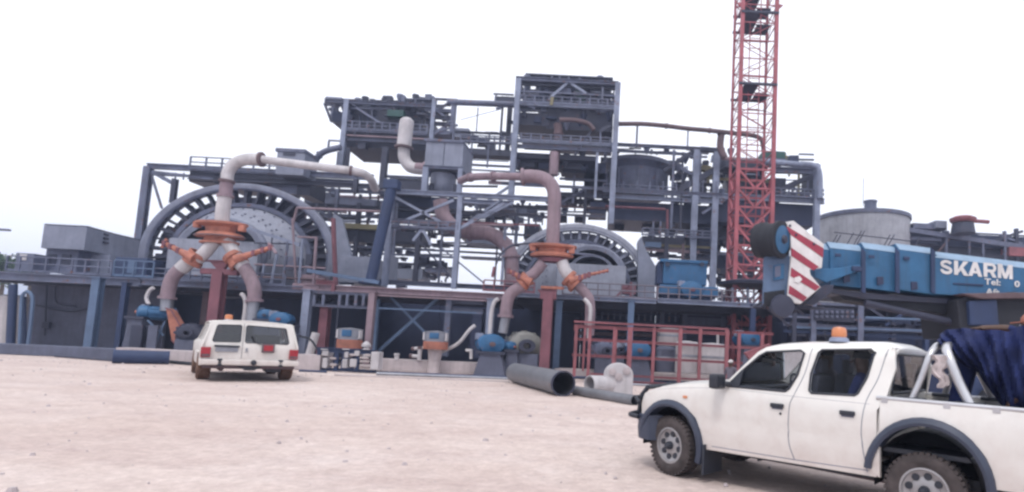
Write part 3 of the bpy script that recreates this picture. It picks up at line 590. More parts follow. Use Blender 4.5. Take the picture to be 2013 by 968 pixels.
def drum(label, cx, y0, yb, y1, Y, yped, k):
    w = S(23, Y); c = P(cx, yb, Y); zt = P(cx, y0, Y).z; zm = P(cx, yb, Y).z; z1 = P(cx, y1, Y).z
    t = T('banded_drum', label, 'drum', (c.x, Y, 0), 'orange banded drums')
    t.part('shell', MB().lathe((c.x, Y, zm), (0, 0, 1), [(w*.97, 0), (w*.97, zt-zm-.05), (w*1.02, zt-zm-.04), (w*1.02, zt-zm), (.02, zt-zm+.06)], 28), 'galv', smooth=True)
    t.part('window_plate', MB().lathe((c.x, Y-.01, zm+.12), (0, 0, 1), [(w*.99, 0), (w*.99, zt-zm-.2)], 28), 'galv', smooth=True)
    t.part('blue_panel', MB().box((c.x+.05, Y-w*.97, (zt+zm)/2+.04), (w*.8, .1, (zt-zm)*.6)), 'blue', bevel=.04)
    t.part('orange_band', MB().lathe((c.x, Y, z1), (0, 0, 1), [(w*.6, 0), (w*1.02, 0), (w*1.02, zm-z1), (w*.6, zm-z1)], 28), 'orange', smooth=True)
    t.part('pedestal', MB().lathe((c.x, Y, 0), (0, 0, 1), [(w*.55, 0), (w*.5, z1*.5), (w*.62, z1)], 20), 'conc' if k else 'strut', smooth=True)
    for s in (-1, 1): t.part('side_bracket', MB().box((c.x+s*w*.9, Y-.1, (zt+zm)/2), (.12, .3, (zt-zm)*.8)), 'white', bevel=.02)
drum('orange banded grey drum standing above the white valve crates', 688, 647, 668, 685, 26.3, 700, 0)
drum('orange banded grey drum on a pale pedestal in the open bay', 857, 653, 672, 687, 26.6, 708, 1)
t = T('standpipe', 'short double flanged white standpipe left of the drum pedestal in the bay', 'standpipe', P(823, 710, 26.5))
for a, b_, w in (((826, 684), (824, 708), 8), ((812, 686), (832, 684), 6), ((808, 700), (822, 701), 7)): pipe(t, [a, b_], 26.5, w, 'white', flange=(0,))
t = T('pipe_stub', 'short capped white pipe stub on the long plinth', 'pipe stub', P(780, 705, 26.4)); pipe(t, [(780, 708), (780, 697)], 26.4, 9, 'white'); t.part('cap', MB().lathe(P(780, 697, 26.4), (0, 0, 1), [(.02, .05), (.13, .04), (.13, -.04)], 12), 'white')
t = T('pipe_stub', 'thin standing pipe with a valve near the grey column by the disc motor', 'pipe stub', P(925, 705, 26.4)); pipe(t, [(926, 706), (926, 690)], 26.4, 6, 'white'); t.part('valve', MB().box(P(922, 689, 26.4), (.3, .15, .12)), 'white', bevel=.03)
# valve crate skid
t = T('valve_skid', 'blue framed skid carrying white valves and stacked boards beside the estate car', 'skid', G(690, 733))
q = G(632, 733); YS = q.y+1.3
members(t, YS, [('h', 625, 740, 690, 9, 'strut'), ('h', 625, 742, 728, 5, 'strut'), ('v', 627, 688, 732, 7, 'strut'), ('v', 662, 690, 730, 7, 'strut'), ('v', 703, 690, 730, 6, 'strut'), ('v', 738, 690, 730, 5, 'steel2'), ('h', 628, 742, 727, 3, 1.)], 'strut')
for (x0, y0, x1, y1) in ((632, 690, 645, 700), (633, 704, 643, 724), (648, 703, 660, 707), (648, 715, 661, 720), (676, 692, 684, 704), (672, 706, 682, 724), (686, 696, 702, 700), (687, 706, 700, 722), (706, 702, 724, 706), (706, 709, 726, 713), (706, 717, 728, 722), (728, 692, 744, 728), (696, 690, 706, 700), (716, 696, 728, 701)):
    pbox(t, 'board' if (y1-y0) < 8 else 'valve_block', x0, y0, x1, y1, YS-.15, .5, 'wood' if (y1-y0) < 8 else 'white', .04)
for x in (638, 680, 720): t.part('hand_wheel', MB().lathe(P(x, 688, YS-.1), (0, 0, 1), [(.13, 0), (.16, .02), (.13, .04), (.13, 0)], 14), 'white', smooth=True)
t = T('gate_valve', 'white gate valve with a round bonnet beside the banded drum', 'valve', P(722, 700, 26)); pipe(t, [(720, 706), (720, 678)], 26, 9, 'white'); t.part('bonnet', MB().lathe(P(720, 680, 26), (0, 0, 1), [(.2, -.05), (.2, .05), (.1, .15), (.02, .2)], 14), 'white', smooth=True)
pipe(t, [(712, 698), (738, 702)], 26, 12, 'white', flange=(0, 1))
# pipes lying along the kerb and on the yard
def lying(name, label, a, b_, dpx, m, hollow=False, group=None, mat2='black'):
    p, q = G(*a), G(*b_); r = dpx*p.y/F/2; p.z = q.z = r-.02; t = T(name, label, 'pipe', (p+q)/2-Vector((0, 0, r)), group); rq = r
    if hollow: t.part('wall', MB().hollow(p, q, r, r*.06, 36), m, smooth=True); t.part('lining', MB().lathe(p, (q-p).normalized(), [(r*.93, .02), (r*.93, (q-p).length-.01)], 36, cap=False), 'black', smooth=True)
    else: t.part('wall', MB().tube([p, q], r, 20), m, smooth=True)
    for f in ((.0, 1.) if not hollow else (0.02,)):
        s = p.lerp(q, f); d = (q-p).normalized(); t.part('collar', MB().tube([s-d*.04, s+d*.04], r*1.04, 24), m, smooth=True)
    return t
lying('black_pipe', 'thick black pipe lying on the yard left of the estate car', (223, 714), (329, 716), 27, 'strut')
lying('grey_pipe', 'short dark thin pipe lying beyond the end of the black pipe', (318, 713), (382, 719), 7, 'black')
lying('grey_pipe', 'thin dark pipe lying against the stained kerb left of the black pipe', (110, 702), (226, 711), 5, 'dark')
for i, (x0, y0, x1, y1, w, m, lb) in enumerate([(590, 731, 640, 733, 5, 'strut', 'thin blue pipe on the ground between estate car and skid'), (742, 737, 1000, 747, 6, 'galv', 'long thin grey pipe lying in front of the long plinth'),
    (745, 733, 1000, 743, 4, 'strut', 'thin dark blue pipe running behind the long grey one'), (660, 738, 1000, 751, 3, 'conc', 'thin pale rod lying nearest the yard in front of the plinth'), (1120, 744, 1445, 760, 6, 'strut', 'dark blue pipe along the foot of the lattice cage'), (1150, 753, 1440, 768, 5, 'galv', 'thin grey pipe in front of the lattice cage')]):
    lying('ground_pipe', lb, (x0, y0), (x1, y1), w, m, group='thin pipes lying along the plinths')
# the big open pipe: near end at right
a, b_ = G(1012, 752), G(1106, 779)
t = T('large_pipe', 'large grey steel pipe lying open ended on the yard', 'pipe', (a+b_)/2)
ra = .37; p = Vector((a.x, a.y, ra)); q = Vector((b_.x, b_.y, ra))
t.part('wall', MB().hollow(p, q, .37, .025, 40), 'pipe', smooth=True); t.part('lining', MB().lathe(p, (q-p).normalized(), [(.02, .3), (.345, .3), (.345, (q-p).length-.01)], 40, cap=False), 'black', smooth=True)
t.part('end_rim', MB().hollow(q-(q-p).normalized()*.05, q+(q-p).normalized()*.02, .385, .045, 40), 'dark', smooth=True); t.part('weld_seam', MB().tube([p+Vector((0, -.2, .33)), q+Vector((0, -.2, .33))], .012, 6), 'dark')
lying('thin_pipe', 'long thin grey pipe on the yard running from the big pipe to the pickup', (1130, 776), (1248, 797), 18, 'pipe', True)
# rounded grey casing with a stub
g = G(1214, 778); YC = g.y; t = T('rounded_casing', 'pale rounded top casting with a pipe mouth, standing in front of the cage', 'casing', g)
w = S(29, YC); zt = P(1214, 714, YC).z; cz = zt-w*.8
pr = [(-w, 0), (w, 0), (w, cz)]+[(w*cos(a_), cz+w*.8*sin(a_)) for a_ in [k*pi/14 for k in range(1, 14)]]+[(-w, cz)]
t.part('body', MB().slab([Vector((g.x+x, YC, z)) for x, z in pr], (0, .7, 0)), 'white', bevel=.05)
for dx, dz in ((-.2, .1), (.25, .15), (0, -.05)): t.part('boss', MB().lathe((g.x+dx, YC+.02, cz+dz), (0, -1, 0), [(.12, 0), (.12, .08), (.02, .1)], 12), 'conc', smooth=True)
p = P(1180, 757, YC); t.part('nozzle', MB().hollow((p.x+.4, YC+.3, p.z), (p.x-.35, YC-.25, p.z), .3, .04, 24), 'white', smooth=True); t.part('nozzle_lining', MB().lathe((p.x+.2, YC+.2, p.z), (-.8, -.6, 0), [(.02, .1), (.255, .1), (.255, .5)], 24, cap=False), 'rusty', smooth=True)
# ================================================================== red lattice cage
g0, g1 = G(1128, 762), G(1436, 780); YF = g0.y+.4
t = T('lattice_cage', 'long red oxide lattice cage frame standing on the yard behind the pickup bonnet', 'cage frame', G(1280, 765))
YF = 25.2; mm = []
mm += [('h', 1128, 1435, 649, 6), ('h', 1128, 1500, 676, 5), ('h', 1124, 1460, 706, 5), ('h', 1155, 1420, 755, 6)]
mm += [('v', x, 640+(x-1128)*.03, 740+(x-1128)*.08, w) for x, w in ((1131, 6), (1158, 6), (1206, 5), (1237, 9), (1284, 6), (1336, 7), (1375, 6), (1428, 7))]
mm += [('h', 1128, 1432, 640, 4, 1.2), ('v', 1148, 642, 730, 4, 1.2), ('v', 1210, 645, 738, 4, 1.2), ('h', 1440, 1520, 655, 5), ('v', 1452, 655, 740, 6), ('v', 1498, 657, 700, 6), ('h', 1440, 1520, 685, 4), ('h', 1160, 1420, 742, 4, 1.2), ('d', 1128, 648, 1148, 641, 4)]
members(t, YF, mm, 'fence')
# pale tanks inside the cage
def block(label, x0, y0, x1, y1, Y, m='white'):
    t = T('pale_tank', label, 'tank', P((x0+x1)/2, y1, Y), 'pale tanks behind the lattice cage')
    c = P((x0+x1)/2, y1, Y); r = S((x1-x0)/2, Y); h = P((x0+x1)/2, y0, Y).z-c.z
    t.part('body', MB().lathe((c.x, Y+r*.6, c.z), (0, 0, 1), [(r*.96, 0), (r, .05), (r, h*.85), (r*1.03, h*.86), (r*1.03, h*.92), (r*.85, h), (.05, h*1.03)], 28, 1, .6), m, smooth=True)
    t.part('band', MB().lathe((c.x, Y+r*.6, c.z+h*.5), (0, 0, 1), [(r*1.005, 0), (r*1.02, .03), (r*1.02, .1), (r*1.005, .13)], 28, 1, .6), 'galv', smooth=True)
block('pale concrete tank nearest the cage corner by the pickup mirror', 1376, 676, 1428, 736, 26.6); block('pale tank at the middle of the cage left of the corner tank', 1328, 672, 1374, 734, 26.8)
block('shorter greyer tank between the blue motor and the pale tanks', 1290, 682, 1330, 732, 27.4, 'concd'); block('grey upper tank body rising behind the pale tanks', 1292, 645, 1340, 680, 29.4, 'conc')
t = T('gate_valve', 'small white valve standing on top of the pale tanks', 'valve', P(1410, 680, 27)); pipe(t, [(1411, 678), (1411, 658)], 27, 5, 'white'); t.part('hand_wheel', MB().lathe(P(1411, 658, 27), (0, 0, 1), [(.18, 0), (.2, .03), (.18, .06), (.18, 0)], 14), 'white')
t = T('red_chute', 'bright red sheet chute behind the pickup windscreen', 'chute', P(1490, 690, 24.5)); t.part('sheet', MB().slab([P(1465, 694, 24.5), P(1515, 676, 24.5), P(1520, 690, 24.5), P(1480, 712, 24.5)], (0, .4, 0)), 'fence')
members(t, 24, [('d', 1480, 705, 1545, 688, 5), ('d', 1490, 735, 1540, 722, 5), ('d', 1482, 706, 1494, 736, 5), ('d', 1548, 690, 1538, 724, 5)], 'fence')
# ================================================================== open steel towers behind
def clutter(t, x0, y0, x1, y1, Y, nn, seed, ms=('dark', 'navy', 'steel2'), dp=3):
    """many small pipes, trays and boxes filling part of a floor; each piece its own"""
    rnd = random.Random(seed)
    for i in range(nn):
        x = rnd.uniform(x0, x1); y = rnd.uniform(y0, y1); yy = Y+rnd.uniform(0, dp); m = rnd.choice(ms); k = rnd.random()
        L = rnd.uniform(12, (x1-x0)*.45)
        if k < .4: t.part('pipe', MB().tube([P(max(x0, x-L/2), y, yy), P(min(x1, x+L/2), y+min(L, 20)*SL, yy)], S(rnd.uniform(2, 6), yy)/2, 8), m, smooth=True)
        elif k < .65: t.part('post', MB().beam(P(x, y, yy), P(x-(1), min(y1, y+rnd.uniform(8, 30)), yy), S(rnd.uniform(2, 5), yy)), m)
        elif k < .85: t.part('casing', MB().box(P(x, y, yy), (S(rnd.uniform(6, 22), yy), .5, S(rnd.uniform(5, 15), yy)), Matrix.Rotation(rnd.uniform(-.1, .1), 3, 'Y')), m, bevel=.03)
        else: t.part('vessel', MB().lathe(P(x, y, yy), (0, 0, 1), [(.05, -S(8, yy)), (S(7, yy), S(4, yy)), (S(7, yy), S(9, yy)), (.05, S(11, yy))], 12), m, smooth=True)
# ---- left upper deck
t = T('screen_tower', 'dark cluttered elevated screen deck on tall columns above the larger mill', 'steel tower', P(750, 560, 39))
members(t, 38, [('v', 676, 196, 345, 10, 'steel'), ('v', 667, 300, 350, 9, 'steel2'), ('v', 755, 290, 372, 11, 'dark'), ('v', 683, 292, 340, 6, 'dark'), ('v', 851, 196, 285, 8, 'steel'), ('v', 889, 200, 262, 6, 'steel2'),
   ('h', 638, 855, 204, 7, 'steel2'), ('h', 640, 890, 212, 5, 'steel2', 1.5), ('b', 676, 264, 838, 292, 3.4, 'dark', .5), ('h', 676, 842, 259, 9, 'steel2'), ('b', 690, 212, 832, 247, 4, 'dark', .8), ('b', 652, 222, 672, 240, 2, 'navy', .4),
   ('h', 655, 700, 241, 4, 'dark'), ('d', 638, 204, 652, 240, 5, 'dark'), ('d', 700, 212, 760, 250, 4), ('d', 852, 265, 888, 240, 5), ('h', 836, 892, 218, 5), ('h', 836, 892, 232, 6, 'dark'), ('h', 836, 890, 244, 7, 'dark'), ('d', 846, 205, 890, 244, 4), ('h', 676, 842, 278, 4, 'steel2'),
   ('h', 676, 842, 270, 3, 'mauve'), ('v', 700, 240, 266, 5, 'dark'), ('v', 725, 240, 266, 5, 'dark'), ('v', 780, 245, 266, 5, 'dark')], 'steel2')
clutter(t, 648, 208, 690, 238, 38.2, 22, 1); clutter(t, 680, 206, 886, 246, 38.2, 110, 2, ms=('dark', 'navy', 'dark', 'steel2')); clutter(t, 690, 252, 840, 290, 38.2, 22, 3); clutter(t, 650, 194, 850, 206, 38.4, 36, 33, ms=('dark', 'steel2'))
t.part('drive_drum', MB().tube([P(642, 197, 38.4), P(672, 199, 38.4)], S(14, 38)/2, 16), 'steel2', smooth=True)
t.part('drive_drum', MB().tube([P(700, 204, 38.4), P(712, 205, 38.4)], S(8, 38)/2, 12), 'dark', smooth=True)
for x, y in ((733, 202), (767, 196), (802, 208), (828, 212)): t.part('casing', MB().box(P(x, y, 38.6), (.35, .4, .4)), 'dark', bevel=.03)
t.part('green_casing', MB().box(P(780, 226, 38.0), (1.1, .6, .45)), 'green', bevel=.04)
t = T('steel_ductwork', 'bent dark grey duct climbing from the white line to the screen deck', 'duct', P(640, 320, 37)); pipe(t, [(618, 322), (628, 305), (645, 296), (670, 290)], 37, 12, 'steel2', flange=(1,)); members(t, 37, [('v', 646, 277, 292, 3), ('h', 646, 668, 277, 3)], 'steel2')
t = T('drop_pipe', 'fat white pipe dropping from the screen deck and bending into the grey hopper', 'pipe', P(800, 330, 35))
pipe(t, [(800, 240), (797, 262), (794, 291)], 35, 28, 'white', flange=(2,)); pipe(t, [(794, 291), (795, 312), (806, 328), (822, 332), (840, 332)], 35, 23, 'white'); pipe(t, [(818, 331), (836, 332)], 34.98, 22, 'mauve', flange=(1,)); t.part('dome_cap', MB().lathe(P(800, 240, 35), (0, 0, 1), [(S(14, 35), -.1), (S(13, 35), .1), (S(8, 35), .22), (.02, .28)], 18), 'white', smooth=True)
# ---- grey hopper unit
t = T('grey_hopper', 'pale grey square hopper unit with a vessel in its frame between the two pipe forks', 'hopper', P(872, 385, 33))
pbox(t, 'panel', 836, 279, 872, 329, 33, 2.4, 'plate'); pbox(t, 'panel', 873, 280, 910, 331, 33.0, 2.4, 'plate'); pbox(t, 'lid', 833, 274, 912, 279, 32.9, 2.6, 'steel2')
members(t, 33, [('v', 836, 330, 386, 11), ('v', 904, 332, 388, 9), ('h', 832, 910, 330, 6, 'steel2'), ('h', 830, 912, 384, 7)], 'steel')
pbox(t, 'shade_panel', 842, 334, 900, 348, 33.9, .3, 'navy')  # navy panel stands in for the shade below the hopper body
c = P(870, 360, 33.9); t.part('vessel', MB().lathe((c.x, 34, c.z), (0, 0, 1), [(.3, -.8), (S(22, 34), -.45), (S(26, 34), .1), (S(24, 34), .5), (S(10, 34), .7)], 28), 'plate', smooth=True)
pbox(t, 'bracket', 843, 360, 850, 382, 33.3, .2, 'dark'); pbox(t, 'bracket', 890, 362, 898, 384, 33.3, .2, 'dark')
# ---- link between the towers
t = T('link_bridge', 'open pipe bridge between the screen deck and the highest tower', 'pipe bridge', P(940, 385, 38))
members(t, 38, [('p', 880, 201, 1010, 206, 12, 'steel2'), ('v', 893, 205, 285, 4), ('v', 852, 190, 200, 4), ('h', 846, 900, 196, 4), ('d', 862, 215, 888, 200, 5, 'dark'), ('h', 895, 1005, 262, 4, 'dark'), ('h', 905, 1005, 272, 3), ('h', 905, 1005, 281, 4, 'dark'), ('b', 910, 293, 1003, 305, 1, 'dark'),
   ('h', 908, 1010, 326, 4, 'steel2'), ('h', 760, 836, 349, 5, 'steel2'), ('b', 765, 352, 832, 374, 2, 'dark'), ('b', 894, 252, 921, 270, .8, 'plate'), ('b', 850, 256, 892, 264, 1, 'steel2'), ('d', 855, 262, 900, 246, 4), ('v', 938, 212, 262, 2), ('v', 985, 208, 300, 4, 'dark'),
   ('v', 928, 262, 300, 3), ('v', 960, 262, 330, 3), ('d', 905, 236, 985, 215, 1), ('h', 915, 1000, 316, 2), ('h', 905, 1100, 338, 3)], 'steel2')
clutter(t, 905, 256, 1000, 300, 38.4, 20, 5, dp=1.5)
# ---- highest tower
t = T('cyclone_tower', 'highest open steel tower with a cyclone cluster and sheeted floors', 'steel tower', P(1110, 600, 39))
members(t, 37, [('v', 1012, 156, 398, 11, 'steel'), ('v', 1208, 164, 440, 11, 'steel'), ('v', 1000, 195, 310, 9, 'dark', 3.5), ('v', 1196, 166, 300, 7, 'dark', 3.5), ('h', 1014, 1216, 160, 8, 'steel2'), ('h', 1016, 1212, 169, 7, 'dark', .6), ('h', 1014, 1212, 208, 9, 'steel'), ('h', 1010, 1210, 216, 6, 'dark', 1.4),
   ('d', 1078, 196, 1116, 163, 5, 'steel'), ('d', 1120, 163, 1152, 184, 5, 'steel'), ('d', 1018, 200, 1052, 214, 4), ('b', 1012, 222, 1080, 246, 5, 'dark', .5), ('b', 1075, 219, 1205, 256, 5, 'dark', .6), ('b', 1052, 172, 1160, 200, 3, 'navy', 2.8), ('b', 1130, 170, 1200, 186, 2, 'dark', 2),
   ('h', 1004, 1206, 281, 7, 'steel'), ('h', 1004, 1200, 292, 7, 'steel2'), ('b', 1004, 303, 1175, 313, 3, 'dark', .4), ('b', 1020, 314, 1052, 328, 2, 'dark', 1), ('b', 1058, 316, 1085, 332, 2, 'navy', 1), ('b', 1100, 314, 1146, 332, 2, 'dark', 1), ('b', 1108, 330, 1150, 340, 2, 'dark', 1.5),
   ('h', 985, 1420, 372, 5, 'steel2'), ('h', 960, 1080, 362, 6, 'mauve', 1), ('b', 1150, 320, 1190, 372, 2, 'navy', 2), ('v', 1172, 300, 390, 5, 'steel'), ('d', 1165, 255, 1130, 305, 5, 'dark'), ('d', 1180, 258, 1200, 248, 7, 'dark'), ('v', 1180, 256, 290, 3), ('h', 1000, 1085, 352, 3), ('d', 955, 398, 1006, 364, 5, 'steel'),
   ('v', 1184, 172, 210, 4), ('v', 1030, 170, 208, 3), ('h', 985, 1020, 196, 9, 'dark', 2), ('h', 1012, 1210, 184, 3), ('h', 1000, 1205, 246, 6, 'dark', 3), ('b', 1020, 340, 1065, 352, 2, 'steel2', 2)], 'steel2')
members(t, 39, [('h', 1100, 1200, 385, 8, 'dark'), ('h', 1095, 1200, 397, 10, 'dark', 1), ('h', 1090, 1200, 408, 4, 'rusty'), ('b', 1148, 340, 1192, 374, 2, 'navy'), ('h', 1095, 1190, 424, 4), ('v', 1150, 372, 440, 6, 'dark'), ('v', 1128, 340, 400, 4), ('d', 1100, 400, 1150, 372, 4), ('h', 1000, 1100, 408, 6, 'dark'), ('h', 1100, 1195, 354, 4), ('b', 1160, 398, 1192, 420, 2, 'navy')], 'steel2')
clutter(t, 1095, 374, 1195, 405, 39.5, 30, 50); clutter(t, 1000, 395, 1190, 436, 41, 34, 51, ms=('steel2', 'dark', 'steel'))
clutter(t, 1016, 172, 1208, 206, 37.5, 110, 8, ms=('dark', 'navy', 'dark', 'steel2'), dp=4); clutter(t, 1014, 216, 1200, 252, 37.5, 60, 9, dp=3); clutter(t, 1010, 305, 1175, 340, 37.8, 50, 10, dp=3); clutter(t, 1030, 157, 1205, 166, 38, 36, 34, ms=('dark', 'steel2'), dp=2)
for k, x in enumerate((1070, 1094, 1118, 1142)):
    c = P(x, 186, 38.2+(k % 2)*.8); t.part('cyclone', MB().lathe(c, (0, 0, -1), [(.05, -.7), (.36, -.6), (.36, .1), (.1, 1.5), (.1, 1.8)], 16), 'green' if k % 2 else 'navy', smooth=True)
t.part('support_post', MB().beam(P(1086, 192, 36.9), P(1084, 208, 36.9), .2), 'yellow')
pipe(t, [(1096, 244), (1098, 264), (1094, 300), (1088, 340)], 37.5, 17, 'rusty', 'downpipe', flange=(1,)); pipe(t, [(1090, 300), (1088, 345)], 37.2, 19, 'mauve', 'downpipe'); pipe(t, [(1100, 236), (1130, 237), (1155, 243), (1168, 256)], 36.8, 9, 'rusty', 'curved_pipe')
for x, y in ((1040, 154), (1068, 152), (1085, 150), (1100, 149), (1118, 152), (1140, 154)): t.part('lamp_bracket', MB().beam(P(x, y, 38), P(x, y+9, 38), .12), 'steel2')
t.part('roof_drum', MB().tube([P(1178, 164, 38), P(1212, 166, 38)], S(13, 38)/2, 14), 'steel2', smooth=True); t.part('roof_tray', MB().box(P(1120, 156, 39), (6, 1, .1)), 'dark')
t = T('tower_landing', 'small dark landing jutting from the highest tower beside the pipe bridge', 'landing', P(985, 205, 39)); members(t, 38.8, [('b', 972, 190, 1010, 200, 1, 'dark'), ('h', 970, 1010, 186, 3), ('v', 975, 184, 200, 3), ('d', 975, 215, 1008, 203, 4)], 'steel2')
# ---- centre front frame
t = T('braced_frame', 'pale steel frame with crossed bracing between the two pipe forks', 'steel frame', P(830, 565, 30.5))
members(t, 30.5, [('v', 764, 378, 562, 10), ('v', 899, 386, 568, 10), ('h', 762, 1100, 385, 9), ('d', 773, 386, 895, 452, 5), ('d', 772, 444, 892, 394, 5), ('h', 764, 900, 449, 6, 'steel2'), ('d', 829, 452, 812, 474, 5), ('d', 832, 452, 847, 482, 5), ('d', 900, 452, 992, 400, 6), ('d', 893, 455, 1010, 376, 4, 1.), ('h', 900, 1008, 398, 9, 'steel', 1.5),
   ('d', 820, 470, 905, 566, 3, 'dark'), ('d', 868, 488, 950, 556, 3, 'steel2'), ('p', 742, 435, 1010, 444, 4, 'mauve'), ('h', 760, 900, 437, 4, .7), ('h', 900, 1060, 440, 3, 'rustred', .5), ('v', 990, 440, 560, 5, 1), ('h', 744, 1010, 561, 9, 'concd', .5), ('b', 752, 500, 766, 556, 1.2, 'plate', .4), ('h', 905, 1060, 420, 4, 'dark'), ('d', 948, 430, 1008, 398, 4)], 'steel')
t = T('blue_strut', 'dark blue round raking strut rising beside the pale braced frame', 'strut', P(729, 552, 29.6))
a, c = P(729, 552, 29.6), P(770, 368, 29.6); t.part('tube', MB().tube([a, c], S(21, 29.6)/2, 20), 'strut', smooth=True)
t.part('head_block', MB().box(P(771, 364, 29.6), (.75, .6, .5)), 'strut', bevel=.05); t.part('foot_pad', MB().box(P(727, 555, 29.6), (.9, .7, .25)), 'strut', bevel=.03)
# ---- fat mauve elbow
t = T('large_elbow_pipe', 'fat mauve pipe snaking from under the hopper down behind the second fork', 'pipe', P(1000, 570, 31.5))
pipe(t, [(866, 395), (872, 425), (892, 447), (925, 457), (962, 460), (990, 478), (1004, 505), (1006, 560)], 31.8, 29, 'mauve', n=9, k=22, flange=(3, 6))
t = T('conveyor_gallery', 'dark enclosed gallery and small tanks behind the braced frame', 'gallery', P(850, 560, 40))
members(t, 40, [('b', 640, 452, 830, 474, 2, 'dark'), ('b', 600, 389, 740, 402, 2, 'steel2'), ('b', 770, 387, 900, 408, 2, 'navy'), ('b', 905, 452, 975, 470, 2, 'dark'), ('h', 640, 1010, 480, 5, 'dark'), ('b', 670, 440, 742, 450, 1, 'yellow', -.5), ('h', 590, 1000, 412, 6, 'dark'), ('h', 590, 760, 424, 5, 'steel2'),
  ('v', 820, 452, 560, 9, 'dark'), ('v', 700, 400, 560, 8, 'dark'), ('v', 775, 400, 560, 5), ('v', 868, 400, 560, 4), ('v', 936, 400, 480, 4), ('h', 680, 1000, 492, 4), ('h', 742, 900, 503, 4), ('h', 742, 880, 520, 5, 'dark'), ('b', 742, 528, 830, 548, 2, 'plate'), ('b', 835, 526, 880, 536, 2, 'steel2'), ('b', 762, 404, 820, 430, 2, 'navy', .4),
  ('v', 745, 395, 560, 6), ('d', 600, 400, 690, 450, 5), ('d', 640, 402, 660, 440, 4), ('v', 622, 372, 470, 5), ('v', 660, 372, 470, 6), ('h', 600, 770, 376, 6), ('h', 600, 780, 365, 4, 'rustred'), ('b', 612, 378, 650, 388, 1, 'steel2'), ('v', 968, 410, 465, 7, 'dark'), ('v', 1016, 400, 480, 6), ('v', 1040, 400, 450, 4), ('v', 1054, 402, 450, 3),
  ('h', 905, 1000, 487, 3), ('h', 960, 1080, 462, 4), ('h', 1000, 1080, 425, 4), ('b', 975, 400, 1010, 412, 1, 'steel2'), ('b', 1030, 440, 1060, 470, 2, 'dark'), ('h', 1000, 1100, 485, 5, 'dark'), ('b', 905, 505, 990, 508, 1, 'steel2'), ('v', 975, 480, 560, 3)], 'steel2')
clutter(t, 600, 372, 760, 430, 40.5, 60, 11, ms=('steel2', 'dark', 'mauve', 'steel')); clutter(t, 740, 480, 880, 555, 40.5, 40, 12, ms=('steel2', 'plate', 'dark', 'concd'))
clutter(t, 770, 388, 1000, 436, 41, 44, 13); clutter(t, 905, 400, 1090, 476, 41, 40, 14, ms=('steel2', 'dark', 'steel')); clutter(t, 660, 470, 735, 505, 40, 14, 15)
clutter(t, 600, 365, 1000, 480, 42, 110, 60, ms=('steel2', 'dark', 'steel', 'mauve', 'dark')); clutter(t, 690, 480, 900, 560, 41, 50, 61, ms=('steel2', 'dark', 'steel'))
t.part('float_tank', MB().lathe(P(948, 466, 39), (0, 0, 1), [(1., -.6), (1.1, .1), (.6, .3)], 20), 'plate', smooth=True)
# ---- right process area
t = T('thickener_tower', 'long open steel floors carrying the big grey thickener tank', 'steel tower', P(1300, 600, 40))
members(t, 39, [('v', 1364, 296, 590, 12, 'steel'), ('v', 1404, 300, 590, 12, 'steel'), ('v', 1190, 290, 320, 6), ('h', 1180, 1425, 289, 6, 'steel2'), ('h', 1200, 1360, 300, 5, 'steel2'), ('h', 1360, 1420, 297, 6, 'dark'), ('v', 1252, 246, 290, 4), ('v', 1352, 256, 290, 3, 'steel'),
   ('d', 1330, 378, 1425, 322, 11, 'dark'), ('d', 1305, 336, 1362, 298, 7, 'dark'), ('d', 1336, 330, 1365, 345, 6), ('v', 1322, 296, 450, 5), ('v', 1340, 300, 450, 4, 'dark'), ('h', 1185, 1420, 381, 6, 'steel'), ('h', 1185, 1420, 392, 8, 'steel'), ('b', 1195, 400, 1400, 436, 4, 'navy', .5), ('p', 1190, 406, 1308, 412, 5, 'rustred', -.3), ('p', 1312, 412, 1312, 450, 5, 'rustred', -.3),
   ('v', 1284, 436, 470, 4), ('v', 1298, 436, 470, 4), ('v', 1310, 436, 520, 8, 'dark'), ('b', 1262, 466, 1345, 482, 2, 'dark'), ('h', 1260, 1400, 484, 4, 'yellow'), ('h', 1262, 1400, 494, 5, 'mauve'), ('b', 1268, 476, 1300, 486, 1, 'blueish', -.2), ('h', 1262, 1400, 506, 5, 'dark'),
   ('b', 1400, 398, 1600, 440, 3, 'navy', .5), ('h', 1408, 1620, 391, 11, 'steel'), ('v', 1605, 325, 480, 11, 'steel', -.5), ('v', 1375, 300, 400, 5), ('d', 1380, 420, 1430, 390, 5), ('h', 1375, 1520, 500, 5), ('h', 1360, 1520, 470, 4, 'dark'), ('b', 1348, 455, 1376, 505, 2, 'dark', 2), ('v', 1342, 480, 520, 5, 'rusty'),
   ('b', 1372, 450, 1400, 520, 2, 'navy', 1.5), ('h', 1520, 1600, 336, 12, 'steel2'), ('d', 1530, 375, 1600, 345, 10, 'dark'), ('v', 1570, 342, 392, 4, 'yellow'), ('v', 1588, 345, 392, 4), ('h', 1515, 1620, 372, 4), ('h', 1515, 1620, 380, 4), ('b', 1515, 350, 1545, 388, 2, 'dark', .5), ('b', 1590, 330, 1612, 372, 1.5, 'dark', .4),
   ('v', 1438, 396, 590, 8, 'dark', 2), ('v', 1500, 396, 590, 8, 'dark', 2), ('h', 1400, 1530, 430, 6, 'dark', 1), ('h', 1400, 1530, 355, 5, 'yellow', 1), ('h', 1410, 1530, 545, 8, 'dark', 1), ('b', 1415, 310, 1510, 330, 2, 'dark', 2), ('b', 1430, 340, 1500, 385, 2, 'dark', 3), ('b', 1410, 445, 1500, 475, 2, 'dark', 2), ('b', 1410, 500, 1490, 530, 2, 'navy', 2)], 'steel2')
